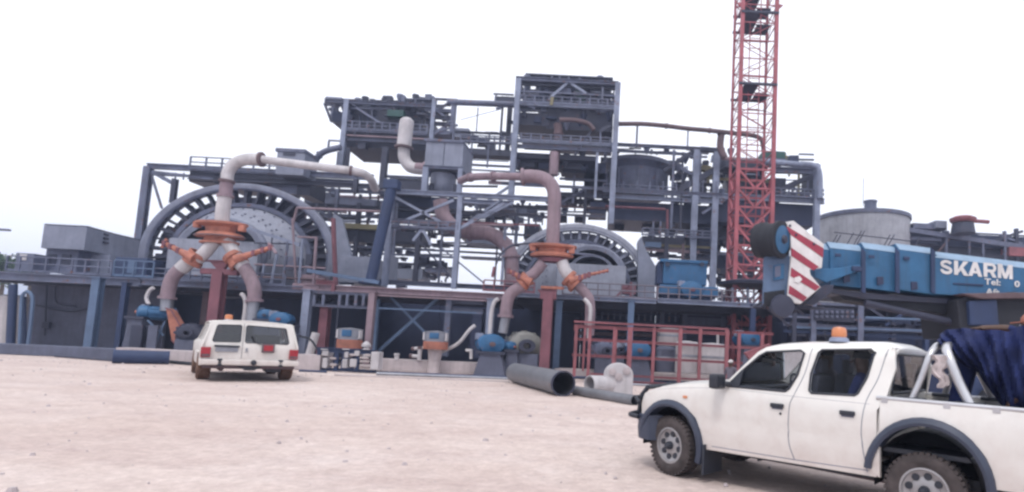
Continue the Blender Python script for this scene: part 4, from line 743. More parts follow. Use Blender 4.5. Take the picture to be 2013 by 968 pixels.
clutter(t, 1190, 290, 1330, 304, 39.5, 14, 20); clutter(t, 1325, 330, 1420, 400, 39.5, 46, 21, ms=('dark', 'steel2', 'yellow', 'dark')); clutter(t, 1260, 440, 1400, 510, 39.5, 44, 22); clutter(t, 1400, 300, 1600, 395, 40, 60, 23, ms=('dark', 'steel2', 'yellow', 'steel', 'navy'))
clutter(t, 1395, 440, 1520, 560, 40, 60, 24); clutter(t, 1200, 408, 1400, 450, 40, 30, 25)
clutter(t, 1320, 290, 1420, 500, 41, 90, 62, ms=('dark', 'steel2', 'navy', 'steel')); clutter(t, 1410, 470, 1600, 590, 41, 60, 63)
pipe(t, [(1500, 318), (1560, 323), (1598, 326), (1610, 340), (1612, 390)], 38.2, 12, 'steel', 'bent_pipe'); pipe(t, [(1420, 312), (1520, 318), (1575, 322)], 38.2, 7, 'mauve', 'bent_pipe')
for x0, x1, y in ((1200, 1420, 375), (1410, 1520, 385)): 
    for x in range(x0, x1, 26): t.part('rail_post', MB().beam(P(x, y-18, 38.6), P(x-1, y+6, 38.6), .07), 'steel2')
t = T('green_box', 'dull green motor box standing on the top floor right of the lattice mast', 'box', P(1522, 312, 40)); pbox(t, 'casing', 1500, 297, 1544, 311, 39.5, 1.4, 'green', .04); pbox(t, 'plinth', 1497, 311, 1546, 316, 39.4, 1.6, 'steel2')
t = T('thickener_tank', 'big grey round thickener tank with a flared rim on the steel floor', 'tank', P(1244, 392, 40.5))
c = P(1250, 390, 42); r = S(71, 42); h = P(1248, 326, 42).z-c.z
t.part('shell', MB().lathe((c.x, 42, c.z), (0, 0, 1), [(r*.8, 0), (r*.86, h*.3), (r*.86, h*.72), (r*.98, h*.86), (r*1.03, h*.87), (r*1.03, h*.98), (r*.99, h), (r*.9, h)], 48), 'steel2', smooth=True)
for k in range(5): a_ = pi+pi*(k+.5)/5; t.part('rib', MB().beam((c.x+cos(a_)*r*.88, 42+sin(a_)*r*.88, c.z), (c.x+cos(a_)*r*.88, 42+sin(a_)*r*.88, c.z+h*.7), .12), 'steel2')
t.part('bridge', MB().box((c.x, 42, c.z+h*1.06), (r*2.1, .8, .5)), 'dark')
t = T('overhead_pipe', 'sagging rust brown pipeline running from the highest tower past the lattice mast', 'pipe', P(1350, 300, 38))
pipe(t, [(1214, 244), (1262, 244), (1310, 248), (1350, 253), (1395, 257), (1440, 262), (1475, 266), (1496, 274), (1502, 300)], 37.6, 9, 'rusty', n=6, flange=(2, 4, 5)); pipe(t, [(1418, 262), (1416, 290), (1424, 310)], 37.8, 14, 'rusty', flange=(0,))
# ---- blue gearbox
t = T('gearbox', 'blue boxy gearbox unit beside the smaller mill', 'gearbox', P(1345, 590, 32))
pbox(t, 'casing', 1304, 516, 1390, 560, 31.5, 2, 'blue', .06); pbox(t, 'side_panel', 1293, 514, 1305, 558, 31.8, 1.7, 'strut', .04); pbox(t, 'lid', 1298, 511, 1392, 517, 31.4, 2.2, 'blue', .03); pbox(t, 'base', 1296, 562, 1412, 582, 31.0, 2, 'blue', .04); pbox(t, 'foot', 1300, 582, 1400, 597, 31.2, 1.6, 'strut')
for x in (1312, 1380): t.part('lifting_lug', MB().lathe(P(x, 520, 31.4), (0, -1, 0), [(.04, 0), (.12, 0), (.12, .06), (.04, .06), (.04, 0)], 10), 'dark')
railing('handrail', 'red primed handrail along the platform in front of the smaller mill', 1105, 1290, 586, 28, DY-.1, 'rosy', 9)
railing('handrail', 'mauve handrail in front of the blue gearbox and mast foot', 1292, 1482, 597, 28, DY-.1, 'rosy', 10)
railing('handrail', 'rusty handrail at the open gap beside the fat mauve pipe', 950, 1050, 575, 22, DY+.2, 'rustred', 6)
railing('handrail', 'dark handrail along the platform under the larger mill', 300, 560, 556, 22, DY+.3, 'steel2', 12)
t = T('red_valve_stand', 'small red valve stand by the edge ring of the smaller mill', 'valve', P(1240, 580, 31)); members(t, 31, [('b', 1222, 560, 1250, 578, .5, 'rustred'), ('d', 1210, 585, 1235, 560, 4), ('v', 1240, 555, 590, 4)], 'rustred')
# ================================================================== red lattice mast
YM = 31.
t = T('lattice_mast', 'tall red lattice crane mast rising out of the top of the photo', 'crane mast', (7.8, 32, 0))
xl, xr, yf, yb = 6.87, 8.78, 31.0, 33.0
ztop = P(1490, -60, YM).z; legs = [(xl, yf), (xr, yf), (xr, yb), (xl, yb)]
mastr = M['red']
for k, (x, y) in enumerate(legs): t.part('leg', MB().beam((x, y, 0), (x, y, ztop), .2 if y == yf else .13), mastr)
nsec = int(ztop/1.02); hs_ = ztop/nsec
for i in range(nsec):
    z0 = i*hs_; z1 = z0+hs_
    for k in range(4):
        (x0, y0), (x1, y1) = legs[k], legs[(k+1) % 4]; w = .1
        t.part('crossbar', MB().beam((x0, y0, z1), (x1, y1, z1), w if z1 < 12 else w*.5), mastr)
        xm, ym = (x0+x1)/2, (y0+y1)/2
        if z1 < P(1470, 296, YM).z:                    # heavier lower mast: inverted V bracing
            t.part('brace', MB().beam((x0, y0, z1), (xm, ym, z0), w*1.1), mastr); t.part('brace', MB().beam((xm, ym, z0), (x1, y1, z1), w*1.1), mastr)
        else:
            if i % 2: x0, y0, x1, y1 = x1, y1, x0, y0
            t.part('brace', MB().beam((x0, y0, z0), (x1, y1, z1), w*.35), mastr)
for py in (14, 46, 183):
    z = P(1490, py, YM+1).z
    t.part('landing', MB().box(((xl+xr)/2-.35, 32, z), (.8, 2.1, .07)), 'dark'); t.part('landing', MB().box(((xl+xr)/2+.55, 32.6, z), (.8, .9, .07)), 'dark')
    t.part('landing_frame', MB().box(((xl+xr)/2, yf-.1, z), (2.1, .12, .12)), 'dark'); t.part('landing_frame', MB().box(((xl+xr)/2, yb+.1, z), (2.1, .12, .12)), 'dark')
z = P(1490, 12, YM).z
for s, X in ((-1, xl), (1, xr)): t.part('splice_plate', MB().slab([Vector((X, yf-.05, z+.15)), Vector((X+s*.35, yf-.05, z+.1)), Vector((X, yf-.05, z-.25))], (0, .08, 0)), mastr)
for X in (7.5, 8.1): t.part('ladder_stile', MB().beam((X, 31.8, 0), (X, 31.8, ztop), .05), mastr)
for i in range(int(ztop/.6)): t.part('ladder_rung', MB().beam((7.5, 31.8, .3+i*.6), (8.1, 31.8, .3+i*.6), .035), mastr)
t = T('mast_collar', 'dark round collar platform wrapped around the foot of the lattice mast', 'collar', P(1470, 560, 31))
a = P(1468, 560, 30.4); t.part('disc', MB().lathe((7.8, 31.6, a.z), (0, 0, 1), [(.2, .0), (1.7, .05), (1.75, .2), (1.2, .32), (.2, .36)], 28), 'dark', smooth=True)
for x in (1440, 1470, 1500, 1518): t.part('post', MB().beam(P(x, 566, 30.4), P(x, 600, 30.4), .12), 'steel2')
# ================================================================== big round tank at right
t = T('storage_tank', 'large pale grey round storage tank behind the blue crane boom', 'tank', P(1694, 520, 44))
Yk = 46; c = P(1694, 500, Yk); r = S(86, Yk); zt = P(1694, 408, Yk-r).z
t.part('shell', MB().lathe((c.x, Yk, 0), (0, 0, 1), [(r, 0), (r, zt*.33), (r*.997, zt*.335), (r, zt*.34), (r, zt*.66), (r*.997, zt*.665), (r, zt*.67), (r, zt-.3)], 64), 'tank', smooth=True)
t.part('rim', MB().lathe((c.x, Yk, zt-.3), (0, 0, 1), [(r*.99, 0), (r*1.03, .02), (r*1.03, .3), (r*.6, .32), (.05, .34)], 64), 'steel2', smooth=True)
t.part('vent', MB().lathe(P(1711, 404, Yk-1), (0, 0, 1), [(.45, -.5), (.45, .2), (.5, .22), (.5, .35), (.05, .4)], 18), 'steel2', smooth=True)
t = T('feed_duct', 'sloping grey feed duct and decks beyond the storage tank', 'duct', P(1890, 520, 46))
members(t, 44, [('d', 1782, 452, 2050, 492, 9, 'steel2'), ('b', 1796, 440, 1862, 450, 2, 'steel2'), ('b', 1840, 434, 1862, 448, 1.5, 'plate', -.3), ('b', 1790, 462, 2060, 486, 3, 'navy', .4), ('b', 1850, 482, 2060, 520, 3, 'dark', .8), ('v', 1905, 462, 520, 4), ('v', 1932, 468, 520, 4), ('v', 1860, 455, 520, 4), ('v', 1975, 455, 520, 5), ('d', 1950, 475, 2010, 455, 5, 'dark'), ('d', 1965, 462, 2010, 480, 4),
   ('h', 1780, 1850, 470, 5), ('h', 1900, 2060, 505, 5, 'dark'), ('d', 1840, 500, 1870, 466, 3, 'rusty'), ('b', 1985, 487, 2050, 504, 1, 'fence', -.3), ('v', 1998, 450, 520, 6, 'dark'), ('v', 1697, 350, 405, .8), ('h', 1900, 2040, 462, 3)], 'steel2')
clutter(t, 1790, 462, 2040, 515, 44.5, 70, 31, dp=2)
t = T('mushroom_vent', 'red capped mushroom vent on a dark neck at the far right', 'vent', P(1895, 460, 43))
c = P(1893, 460, 43); t.part('neck', MB().lathe((c.x, 43, c.z), (0, 0, 1), [(S(22, 43), 0), (S(19, 43), P(1893, 440, 43).z-c.z)], 24), 'dark', smooth=True)
z = P(1893, 438, 43).z; t.part('cap', MB().lathe((c.x, 43, z), (0, 0, 1), [(S(20, 43), 0), (S(23, 43), .1), (S(24, 43), .3), (S(16, 43), .45), (.05, .5)], 24), 'fence', smooth=True); t.part('spout', MB().tube([(c.x, 43, z+.2), (c.x+S(50, 43), 42.9, z+.12)], S(4, 43), 12), 'fence', smooth=True)
# ---- low plant behind the pickup, under the boom
t = T('pipe_rack', 'dark low pipe rack and grating floors under the crane boom', 'pipe rack', P(1750, 680, 27))
members(t, 27, [('b', 1530, 604, 2060, 612, 5, 'dark'), ('b', 1560, 560, 1850, 590, 2, 'dark', 8), ('h', 1540, 2060, 650, 6), ('h', 1540, 2060, 664, 5, 'strut'), ('h', 1540, 1700, 626, 4), ('b', 1560, 640, 2060, 700, 1, 'navy', 3), ('v', 1598, 560, 740, 10), ('v', 1690, 588, 740, 11, 'steel2'), ('v', 1820, 590, 740, 9, 'strut'), ('v', 1560, 600, 740, 8, 'dark'),
   ('h', 1690, 1800, 592, 5, 'blueish'), ('h', 1560, 1680, 598, 4), ('p', 1560, 644, 1860, 652, 6, 'blueish'), ('p', 1700, 625, 1990, 636, 6, 'blueish'), ('d', 1700, 600, 1760, 640, 5, 'dark'), ('d', 1800, 600, 1740, 640, 5, 'strut'), ('b', 1600, 606, 1680, 632, .3, 'dark', -.2), ('b', 1700, 650, 1800, 690, 1, 'strut', .6)]
   + [('b', x, y, x+5, y+5, .2, 'steel2', -.3) for x in range(1604, 1676, 10) for y in (611, 620)], 'steel2')
clutter(t, 1550, 596, 1990, 672, 27.5, 90, 40, ms=('dark', 'navy', 'steel2', 'strut', 'dark'), dp=2)
wall('dark sheeting behind the pipe rack under the crane boom', 1530, 2150, 606, 33.6, 'navy')

for x0, x1, y, h, Y, n_, lb in ((676, 840, 259, 18, 37.9, 12, 'thin handrail on the lower floor of the screen tower'), (1014, 1212, 208, 17, 36.9, 12, 'handrail round the middle floor of the highest tower'), (1004, 1200, 281, 15, 36.9, 11, 'handrail on the lower floor of the highest tower'),
  (1185, 1330, 381, 16, 38.8, 9, 'handrail in front of the grey thickener tank'), (1520, 1612, 388, 16, 38.6, 7, 'handrail on the floor left of the bent grey pipe'), (764, 900, 449, 15, 30.4, 8, 'thin handrail on the pale braced frame'), (1262, 1398, 466, 14, 38.6, 9, 'handrail behind the blue gearbox beside the tall grey columns'), (905, 1005, 281, 14, 37.9, 7, 'handrail on the pipe bridge between the towers')):
    railing('handrail', lb, x0, x1, y, h, Y, 'steel2', n_)
# ================================================================== mobile crane (boom in travel position)
YB = 15.
t = T('mobile_crane', 'blue telescopic mobile crane, boom lowered, red and white striped boom head plate', 'crane', G(2040, 815))
def bp(x, y, Y=YB): return P(x, y, Y)
def prism_px(nm, pts, Y, dp, m, parent=None, bevel=.02):
    q = [P(a, b_, Y) for a, b_ in pts]; q = [Vector((v.x, Y, v.z)) for v in q]
    return t.part(nm, MB().slab(q, (0, dp, 0)), m, parent, bevel=bevel)
# telescope sections (small to large), chamfered top edge
def section(x0, x1, yt0, yt1, yb0, yb1, Yf, dp, nm='boom_section', m='boom'):
    A = [P(x0, yt0, Yf), P(x1, yt1, Yf), P(x1, yb1, Yf), P(x0, yb0, Yf)]; A = [Vector((v.x, Yf, v.z)) for v in A]; ch = .16
    mb = MB(); cs = []
    for T_, B_ in ((A[0], A[3]), (A[1], A[2])):
        cs.append([B_, T_-Vector((0, 0, ch*.9)), T_+Vector((0, ch*1.5, ch*.4)), T_+Vector((0, dp-ch*1.5, ch*.4)), T_+Vector((0, dp, -ch*.9)), B_+Vector((0, dp, 0))])
    k = 6; mb.add(cs[0]+cs[1], [(i, (i+1) % k, (i+1) % k+k, i+k) for i in range(k)]+[tuple(range(k))[::-1], tuple(range(k, 2*k))])
    o = t.part(nm, mb, m, bevel=.012)
    mb = MB(); mb.add([cs[0][1]+Vector((0, -.006, .012)), cs[1][1]+Vector((0, -.006, .012)), cs[1][2]+Vector((0, 0, .012)), cs[0][2]+Vector((0, 0, .012))], [(0, 1, 2, 3)])
    mb.add([v+Vector((0, .02, -.006)) for v in mb.v], [(3, 2, 1, 0)]); t.part('top_strip', mb, 'boomtop', o)
    return o
section(1612, 1640, 480, 483, 545, 560, YB+.12, .9)
section(1632, 1697, 478, 485, 560, 567, YB+.06, 1.0); section(1700, 1768, 479, 488, 566, 575, YB+.0, 1.1); section(1768, 1842, 481, 491, 570, 580, YB-.06, 1.2)
base = section(1834, 2200, 496, 540, 578, 598, YB-.12, 1.35, 'boom_base')
for x, y in ((1664, 547), (1730, 552), (1797, 562)): prism_px('opening', [(x-6, y-8), (x+7, y-8), (x+8, y+7), (x-5, y+9)], YB-.09, .05, 'navy')
for x in (1697, 1764, 1834): prism_px('collar', [(x-3, 487), (x+5, 495), (x+5, 578), (x-3, 574)], YB-.14, .06, 'strut', bevel=.01)
for x, y in ((1648, 502), (1714, 505), (1783, 508)): prism_px('catch', [(x-6, y-4), (x+6, y-3), (x+6, y+3), (x-6, y+3)], YB-.12, .04, 'strut')
prism_px('raised_line', [(1875, 556), (1935, 559), (1933, 563), (1873, 559)], YB-.15, .03, 'strut')
prism_px('bracket_arm', [(1600, 530), (1650, 527), (1690, 520), (1695, 530), (1625, 556), (1603, 546)], YB-.2, .3, 'boom')
prism_px('pivot_block', [(1675, 523), (1694, 524), (1694, 534), (1675, 532)], YB-.25, .3, 'strut')
# boom head plates
head = prism_px('head_plate', [(1502, 492), (1552, 480), (1556, 590), (1500, 598)], YB-.3, .08, 'blueish')
prism_px('window_frame', [(1521, 522), (1542, 518), (1542, 548), (1521, 552)], YB-.34, .05, 'boom', head); prism_px('window_hole', [(1523, 524), (1535, 522), (1535, 543), (1523, 546)], YB-.36, .03, 'steel2', head)
prism_px('lower_shade_plate', [(1502, 575), (1543, 570), (1543, 598), (1502, 604)], YB-.33, .06, 'black', head)  # black plate put in as the shade under the boom head
M['crane_stripe'] = mat('stripe_red', (.30, .03, .06), rough=.55); M['stripe_white'] = mat('stripe_white', (.66, .64, .64), rough=.6)
side = prism_px('stripe_plate', [(1543, 437), (1560, 434), (1620, 480), (1616, 527), (1592, 531), (1594, 541), (1614, 565), (1574, 598), (1547, 594), (1556, 500), (1554, 462)], YB-.45, .1, 'stripe_white')
for q_ in ([(1542, 442), (1619, 488.5), (1618, 507), (1555, 462)], [(1555.5, 487), (1610, 525), (1599, 532), (1555.5, 503)], [(1555.5, 526), (1612, 564), (1603, 572), (1554, 543)], [(1552, 561), (1587, 585), (1579, 593), (1550, 577)]):
    prism_px('stripe', q_, YB-.462, .01, 'crane_stripe', side, bevel=0)
prism_px('torn_patch', [(1562, 546), (1572, 543), (1577, 550), (1570, 557), (1561, 554)], YB-.475, .01, 'stripe_white', side, bevel=0)
for x, y in ((1553, 444), (1565, 462), (1600, 480)): t.part('bolt', MB().lathe(P(x, y, YB-.465), (0, -1, 0), [(.035, 0), (.03, .02), (.001, .025)], 8), 'dark', side)
# head sheave drum
a, c = P(1506, 473, YB-.25), P(1540, 471, YB-.6)
d = (c-a).normalized(); R_ = S(36, YB); t.part('head_drum', MB().lathe(a, d, [(R_*.2, -.25), (R_*.95, -.2), (R_, 0), (R_*.9, .06), (R_*.9, .3), (R_, .36), (R_, .45), (R_*.55, .47), (R_*.55, .4)], 30), 'black', smooth=True)
t.part('drum_face', MB().lathe(a, d, [(.02, .41), (R_*.55, .42), (R_*.55, .44), (R_*.75, .475), (R_*.2, .5), (.02, .5)], 26), 'boom', smooth=True); t.part('drum_hub', MB().lathe(a, d, [(.02, .5), (R_*.25, .5), (R_*.2, .56), (.02, .57)], 12), 'dark', smooth=True)
# dark hook block and tackle under the head
c = P(1535, 605, YB); hb = t.part('hook_block', MB().lathe(c+Vector((-.1, -.2, 0)), (0, -1, 0), [(.1, 0), (.28, .02), (.3, .1), (.22, .14), (.22, .2), (.3, .24), (.28, .34), (.1, .36)], 20), 'dark', smooth=True)
t.part('sheave', MB().lathe(P(1520, 590, YB-.1), (0, -1, 0), [(.1, 0), (.3, .0), (.26, .05), (.3, .1), (.1, .1)], 20), 'rusty', smooth=True); t.part('sheave', MB().lathe(P(1560, 600, YB+.2), (0, -1, 0), [(.08, 0), (.22, .0), (.2, .05), (.22, .1), (.08, .1)], 20), 'dark', smooth=True)
t.part('hook', MB().tube(crom([P(1535, 612, YB-.3), P(1540, 630, YB-.3), P(1550, 640, YB-.3), P(1558, 630, YB-.3)], 5), .035, 8), 'dark', smooth=True)
for a, b_ in (((1505, 590), (1480, 604)), ((1480, 604), (1620, 606)), ((1560, 612), (1600, 575)), ((1500, 600), (1540, 630)), ((1552, 600), (1580, 618))): t.part('linkage', MB().tube([P(*a, YB-.1), P(*b_, YB-.1)], .035, 8), 'dark')
prism_px('derrick_arm', [(1584, 598), (1620, 560), (1640, 560), (1636, 575), (1600, 600)], YB-.2, .3, 'dark')
# underside rails, dark lower chord
prism_px('lower_chord', [(1620, 566), (1700, 576), (1840, 585), (2200, 606), (2200, 620), (1840, 596), (1700, 588), (1630, 576)], YB+.1, .8, 'dark', bevel=.01)
prism_px('winch_housing', [(1640, 572), (1760, 582), (1884, 592), (1884, 622), (1780, 606), (1660, 590)], YB+.2, .7, 'black', bevel=.02); t.part('tube', MB().tube([P(1700, 596, YB+.1), P(1900, 640, YB+.1)], .09, 14), 'dark', smooth=True)
# handrail on boom top
hr = [(1640, 457), (1700, 464), (1770, 472), (1840, 480)]; t.part('boom_rail', MB().tube([P(x, y, YB+.6) for x, y in hr], .014, 6), 'dark')
for x, y in ((1636, 470), (1643, 470), (1668, 466), (1684, 462), (1690, 462), (1740, 470), (1748, 470), (1798, 476)): t.part('rail_stay', MB().tube([P(x+10, y-8, YB+.6), P(x-6, y+20, YB+.5)], .014, 6), 'dark')
# carrier: slewing deck, cab back, chassis, wheels beyond the pickup
prism_px('superstructure', [(1880, 590), (1900, 583), (1990, 574), (2200, 590), (2200, 680), (1890, 665)], YB-.3, 1.8, 'black', bevel=.04)
prism_px('winch_housing', [(1905, 592), (1960, 588), (1965, 640), (1908, 640)], YB-.42, .3, 'strut', bevel=.04); prism_px('brown_cover', [(1890, 577), (2200, 572), (2200, 584), (1930, 588)], YB-.5, .5, 'rusty', bevel=.03)
ch0, ch1 = P(1860, 690, YB), P(2240, 690, YB); t.part('chassis', MB().bbox((ch0.x, YB-.6, .75), (ch1.x, YB+1.8, 1.25)), 'strut', bevel=.04)
tt = P(2060, 690, YB); t.part('turntable', MB().lathe((tt.x, YB+.6, 1.2), (0, 0, 1), [(.9, 0), (.95, .05), (.95, .5), (1.1, .55), (1.1, 1.0), (.5, 1.1)], 32), 'dark', smooth=True)
for k in range(3):
    for yy in (YB-.6, YB+1.6):
        w_ = t.part('wheel', MB().lathe((ch0.x+.9+k*1.7, yy, .55), (0, -1, 0), [(.3, -.2), (.52, -.2), (.55, -.12), (.55, .12), (.52, .2), (.3, .2)], 28), 'black', smooth=True); t.part('rim', MB().lathe((ch0.x+.9+k*1.7, yy-.05, .55), (0, -1, 0), [(.05, 0), (.3, .05), (.31, .12)], 20), 'boom', w_, smooth=True)
# lettering on the boom
def text(s, px0, base_px, h_px, Y, m, wf=1., bold=.012, tilt=-4.6, nm='lettering'):
    cu = bpy.data.curves.new(nm, 'FONT'); cu.body = s; cu.size = 1; cu.offset = bold; cu.extrude = .006; cu.resolution_u = 3
    o = bpy.data.objects.new(nm, cu); COL.objects.link(o); dg = bpy.context.evaluated_depsgraph_get(); me = bpy.data.meshes.new_from_object(o.evaluated_get(dg)); bpy.data.objects.remove(o)
    H_ = S(h_px, Y)/.7
    p = P(px0, base_px, Y); mt = Matrix.Translation((p.x, Y, p.z)-t.loc if False else Vector((p.x, Y, p.z))-t.loc) @ Matrix.Rotation(radians(tilt), 4, 'Y').inverted() @ Matrix.Diagonal((H_*wf, 1, H_, 1)) @ Matrix.Rotation(pi/2, 4, 'X')
    me.transform(mt); me.materials.append(M[m]); o = bpy.data.objects.new(nm, me); COL.objects.link(o); o.parent = t.o; return o
def letter(ch, px0, base_px, w_px, h_px, slant=.052):
    """bold capital cut from flat strokes, lying on the boom side"""
    w, h = S(w_px, YB), S(h_px, YB); sw = w*.27; o0 = P(px0, base_px, YB-.135); o0 = Vector((o0.x, YB-.135, o0.z)); mb = MB(); cnt = [0]
    def pt(x, y): return o0+Vector((x*w, 0, y*h-x*w*slant))
    def poly(q): cnt[0] += 1; mb.slab([pt(*a_)+Vector((0, -.0008*cnt[0], 0)) for a_ in q], (0, .02, 0))
    v = .27; hh = .2
    if ch == 'K': poly([(0, 0), (v, 0), (v, 1), (0, 1)]); poly([(v, .36), (.66, 1), (1, 1), (v, .12)]); poly([(.36, .52), (.55, .66), (1.02, 0), (.68, 0)])
    if ch == 'A': poly([(0, 0), (.28, 0), (.62, 1), (.36, 1)]); poly([(.72, 0), (1, 0), (.64, 1), (.38, 1)]); poly([(.22, .2), (.78, .2), (.74, .38), (.26, .38)])
    if ch == 'M': poly([(0, 0), (.22, 0), (.22, 1), (0, 1)]); poly([(.78, 0), (1, 0), (1, 1), (.78, 1)]); poly([(.0, 1), (.28, 1), (.6, 0), (.4, 0)]); poly([(1, 1), (.72, 1), (.4, 0), (.6, 0)])
    def ribbon(c, wd):
        c = [Vector((a_*w, b_*h)) for a_, b_ in c]; L_, R_2 = [], []
        for i in range(len(c)):
            d_ = (c[min(i+1, len(c)-1)]-c[max(i-1, 0)]).normalized(); n_ = Vector((-d_.y, d_.x))*wd/2; L_.append(c[i]+n_); R_2.append(c[i]-n_)
        cnt[0] += 1; base = len(mb.v); off = Vector((0, -.0008*cnt[0], 0)); f3 = lambda v2: o0+off+Vector((v2.x, 0, v2.y-v2.x*slant)); k = len(c)
        mb.add([f3(a_) for a_ in L_]+[f3(a_) for a_ in R_2], [(i, i+1, i+1+k, i+k) for i in range(k-1)])
    if ch == 'R': poly([(0, 0), (v, 0), (v, 1), (0, 1)]); ribbon([(.2, .9), (.6, .9)]+[(.62+.22*cos(a_), .67+.23*sin(a_)) for a_ in [pi/2-k*pi/8 for k in range(9)]]+[(.55, .44), (.2, .44)], h*.2); poly([(.42, .45), (.68, .5), (.98, 0), (.68, 0)])
    if ch == 'S': ribbon([(.5+.36*cos(a_), .71+.19*sin(a_)) for a_ in [radians(15+k*25) for k in range(11)]]+[(.5+.36*cos(a_), .29+.19*sin(a_)) for a_ in [radians(85-k*25) for k in range(12)]], h*.21)
    t.part('lettering', mb, 'stripe_white')
for ch, x_, y_, w_ in (('S', 1848, 538, 25), ('K', 1876, 540, 28), ('A', 1904, 542, 27), ('R', 1934, 544, 26), ('M', 1962, 546.5, 29)): letter(ch, x_, y_, w_, 28)
text('Tel:', 1935, 559, 12, YB-.135, 'stripe_white', 1.25, .02, -2); text('0', 1994, 564, 12, YB-.135, 'stripe_white', 1.25, .02, -2); text('Aft', 1938, 579, 12, YB-.135, 'stripe_white', 1.25, .02, -1.2)
# ================================================================== vehicles
for nm, tint, fres in (('glass', (.78, .82, .87, 1), 1.25), ('glass_panel', (.3, .32, .36, 1), 1.9)):
  glassm = bpy.data.materials.new(nm); glassm.use_nodes = True
  N = glassm.node_tree.nodes; L = glassm.node_tree.links; N.clear(); o_ = N.new('ShaderNodeOutputMaterial'); tr = N.new('ShaderNodeBsdfTransparent'); gl = N.new('ShaderNodeBsdfGlossy'); mxs = N.new('ShaderNodeMixShader'); fr = N.new('ShaderNodeFresnel'); fr.inputs[0].default_value = fres
  tr.inputs[0].default_value = tint; gl.inputs['Roughness'].default_value = .03; L.new(fr.outputs[0], mxs.inputs[0]); L.new(tr.outputs[0], mxs.inputs[1]); L.new(gl.outputs[0], mxs.inputs[2]); L.new(mxs.outputs[0], o_.inputs[0]); M[nm] = glassm
M['paint'] = mat('white_car_paint', (.70, .685, .655), rough=.3, var=.05, streak=.0, bump=0, coat=.3, rust=0, dust=.58)
M['paint2'] = mat('aged_white_paint', (.70, .68, .65), rough=.4, var=.08, streak=.12, bump=0, dust=.6)
M['trim'] = mat('dark_plastic', (.02, .024, .036), rough=.5, streak=0, bump=.05); M['flare'] = mat('blue_black_flare', (.035, .045, .075), rough=.42, streak=0, bump=0)
M['amber'] = mat('amber_lens', (.58, .22, .10), rough=.3, streak=0, bump=0, var=.1); M['tail'] = mat('red_lens', (.32, .02, .03), rough=.25, streak=0, bump=0)
M['tyre'] = mat('dusty_tyre', (.055, .045, .045), rough=.9, streak=0, bump=.3, var=.5, scale=6); M['rimm'] = mat('wheel_silver', (.33, .32, .33), rough=.4, metal=.4, streak=0, bump=0)
M['chrome'] = mat('brushed_tube', (.5, .5, .52), rough=.3, metal=.7, streak=0, bump=0); M['cloth'] = mat('dirty_rag', (.5, .44, .44), rough=.95, var=.35, scale=8)
M['coverall'] = mat('royal_blue_cloth', (.005, .013, .075), rough=.9, var=.35, scale=4, streak=0, bump=.3); M['skin'] = mat('dark_brown_skin', (.075, .035, .022), rough=.55, streak=0, bump=0, var=.1); M['seat'] = mat('grey_seat_cloth', (.08, .085, .11), rough=.9)
M['whitecloth'] = mat('white_cloth', (.55, .53, .54), rough=.9); M['greyshirt'] = mat('grey_shirt', (.12, .11, .14), rough=.9)
def panel_mesh(outline, holes, yf, thick, step=.12, cuts=True):
    """side sheet in x,z with window holes, gridded, then curved sideways by yf(x,z) and given thickness"""
    bm = bmesh.new(); es = []
    for lp in [outline]+holes:
        vs = [bm.verts.new((x, 0, z)) for x, z in lp]
        es += [bm.edges.new((vs[i], vs[(i+1) % len(vs)])) for i in range(len(vs))]
    bmesh.ops.triangle_fill(bm, edges=es, use_beauty=True, use_dissolve=False)
    x0 = min(p[0] for p in outline); x1 = max(p[0] for p in outline); z0 = min(p[1] for p in outline); z1 = max(p[1] for p in outline)
    k = x0+step
    while k < x1: bmesh.ops.bisect_plane(bm, geom=bm.verts[:]+bm.edges[:]+bm.faces[:], plane_co=(k, 0, 0), plane_no=(1, 0, 0)); k += step*2
    k = z0+step*.5
    while k < z1: bmesh.ops.bisect_plane(bm, geom=bm.verts[:]+bm.edges[:]+bm.faces[:], plane_co=(0, 0, k), plane_no=(0, 0, 1)); k += step*.6
    bmesh.ops.triangulate(bm, faces=bm.faces)
    for v in bm.verts: v.co.y = yf(v.co.x, v.co.z)
    bmesh.ops.recalc_face_normals(bm, faces=bm.faces)
    r = bmesh.ops.extrude_face_region(bm, geom=bm.faces[:]); ny = thick
    for e in r['geom']:
        if isinstance(e, bmesh.types.BMVert): e.co.y += ny
    bmesh.ops.recalc_face_normals(bm, faces=bm.faces)
    mb = MB(); bm.verts.ensure_lookup_table(); mb.v = [v.co.copy() for v in bm.verts]; mb.f = [tuple(v.index for v in f.verts) for f in bm.faces]; mb.mi = [0]*len(mb.f); bm.free(); return mb
def mirror(mb, W):
    q = MB(); q.v = [Vector((v.x, W-v.y, v.z)) for v in mb.v]; q.f = [tuple(reversed(f)) for f in mb.f]; q.mi = list(mb.mi); return q
def scl(mb, s): 
    mb.v = [Vector((v.x*s[0], v.y*s[1], v.z*s[2])) for v in mb.v]; return mb
def arc(cx, cz, r, a0, a1, n, rz=None):
    rz = rz or r; return [(cx+r*cos(radians(a0+(a1-a0)*i/n)), cz+rz*sin(radians(a0+(a1-a0)*i/n))) for i in range(n+1)]
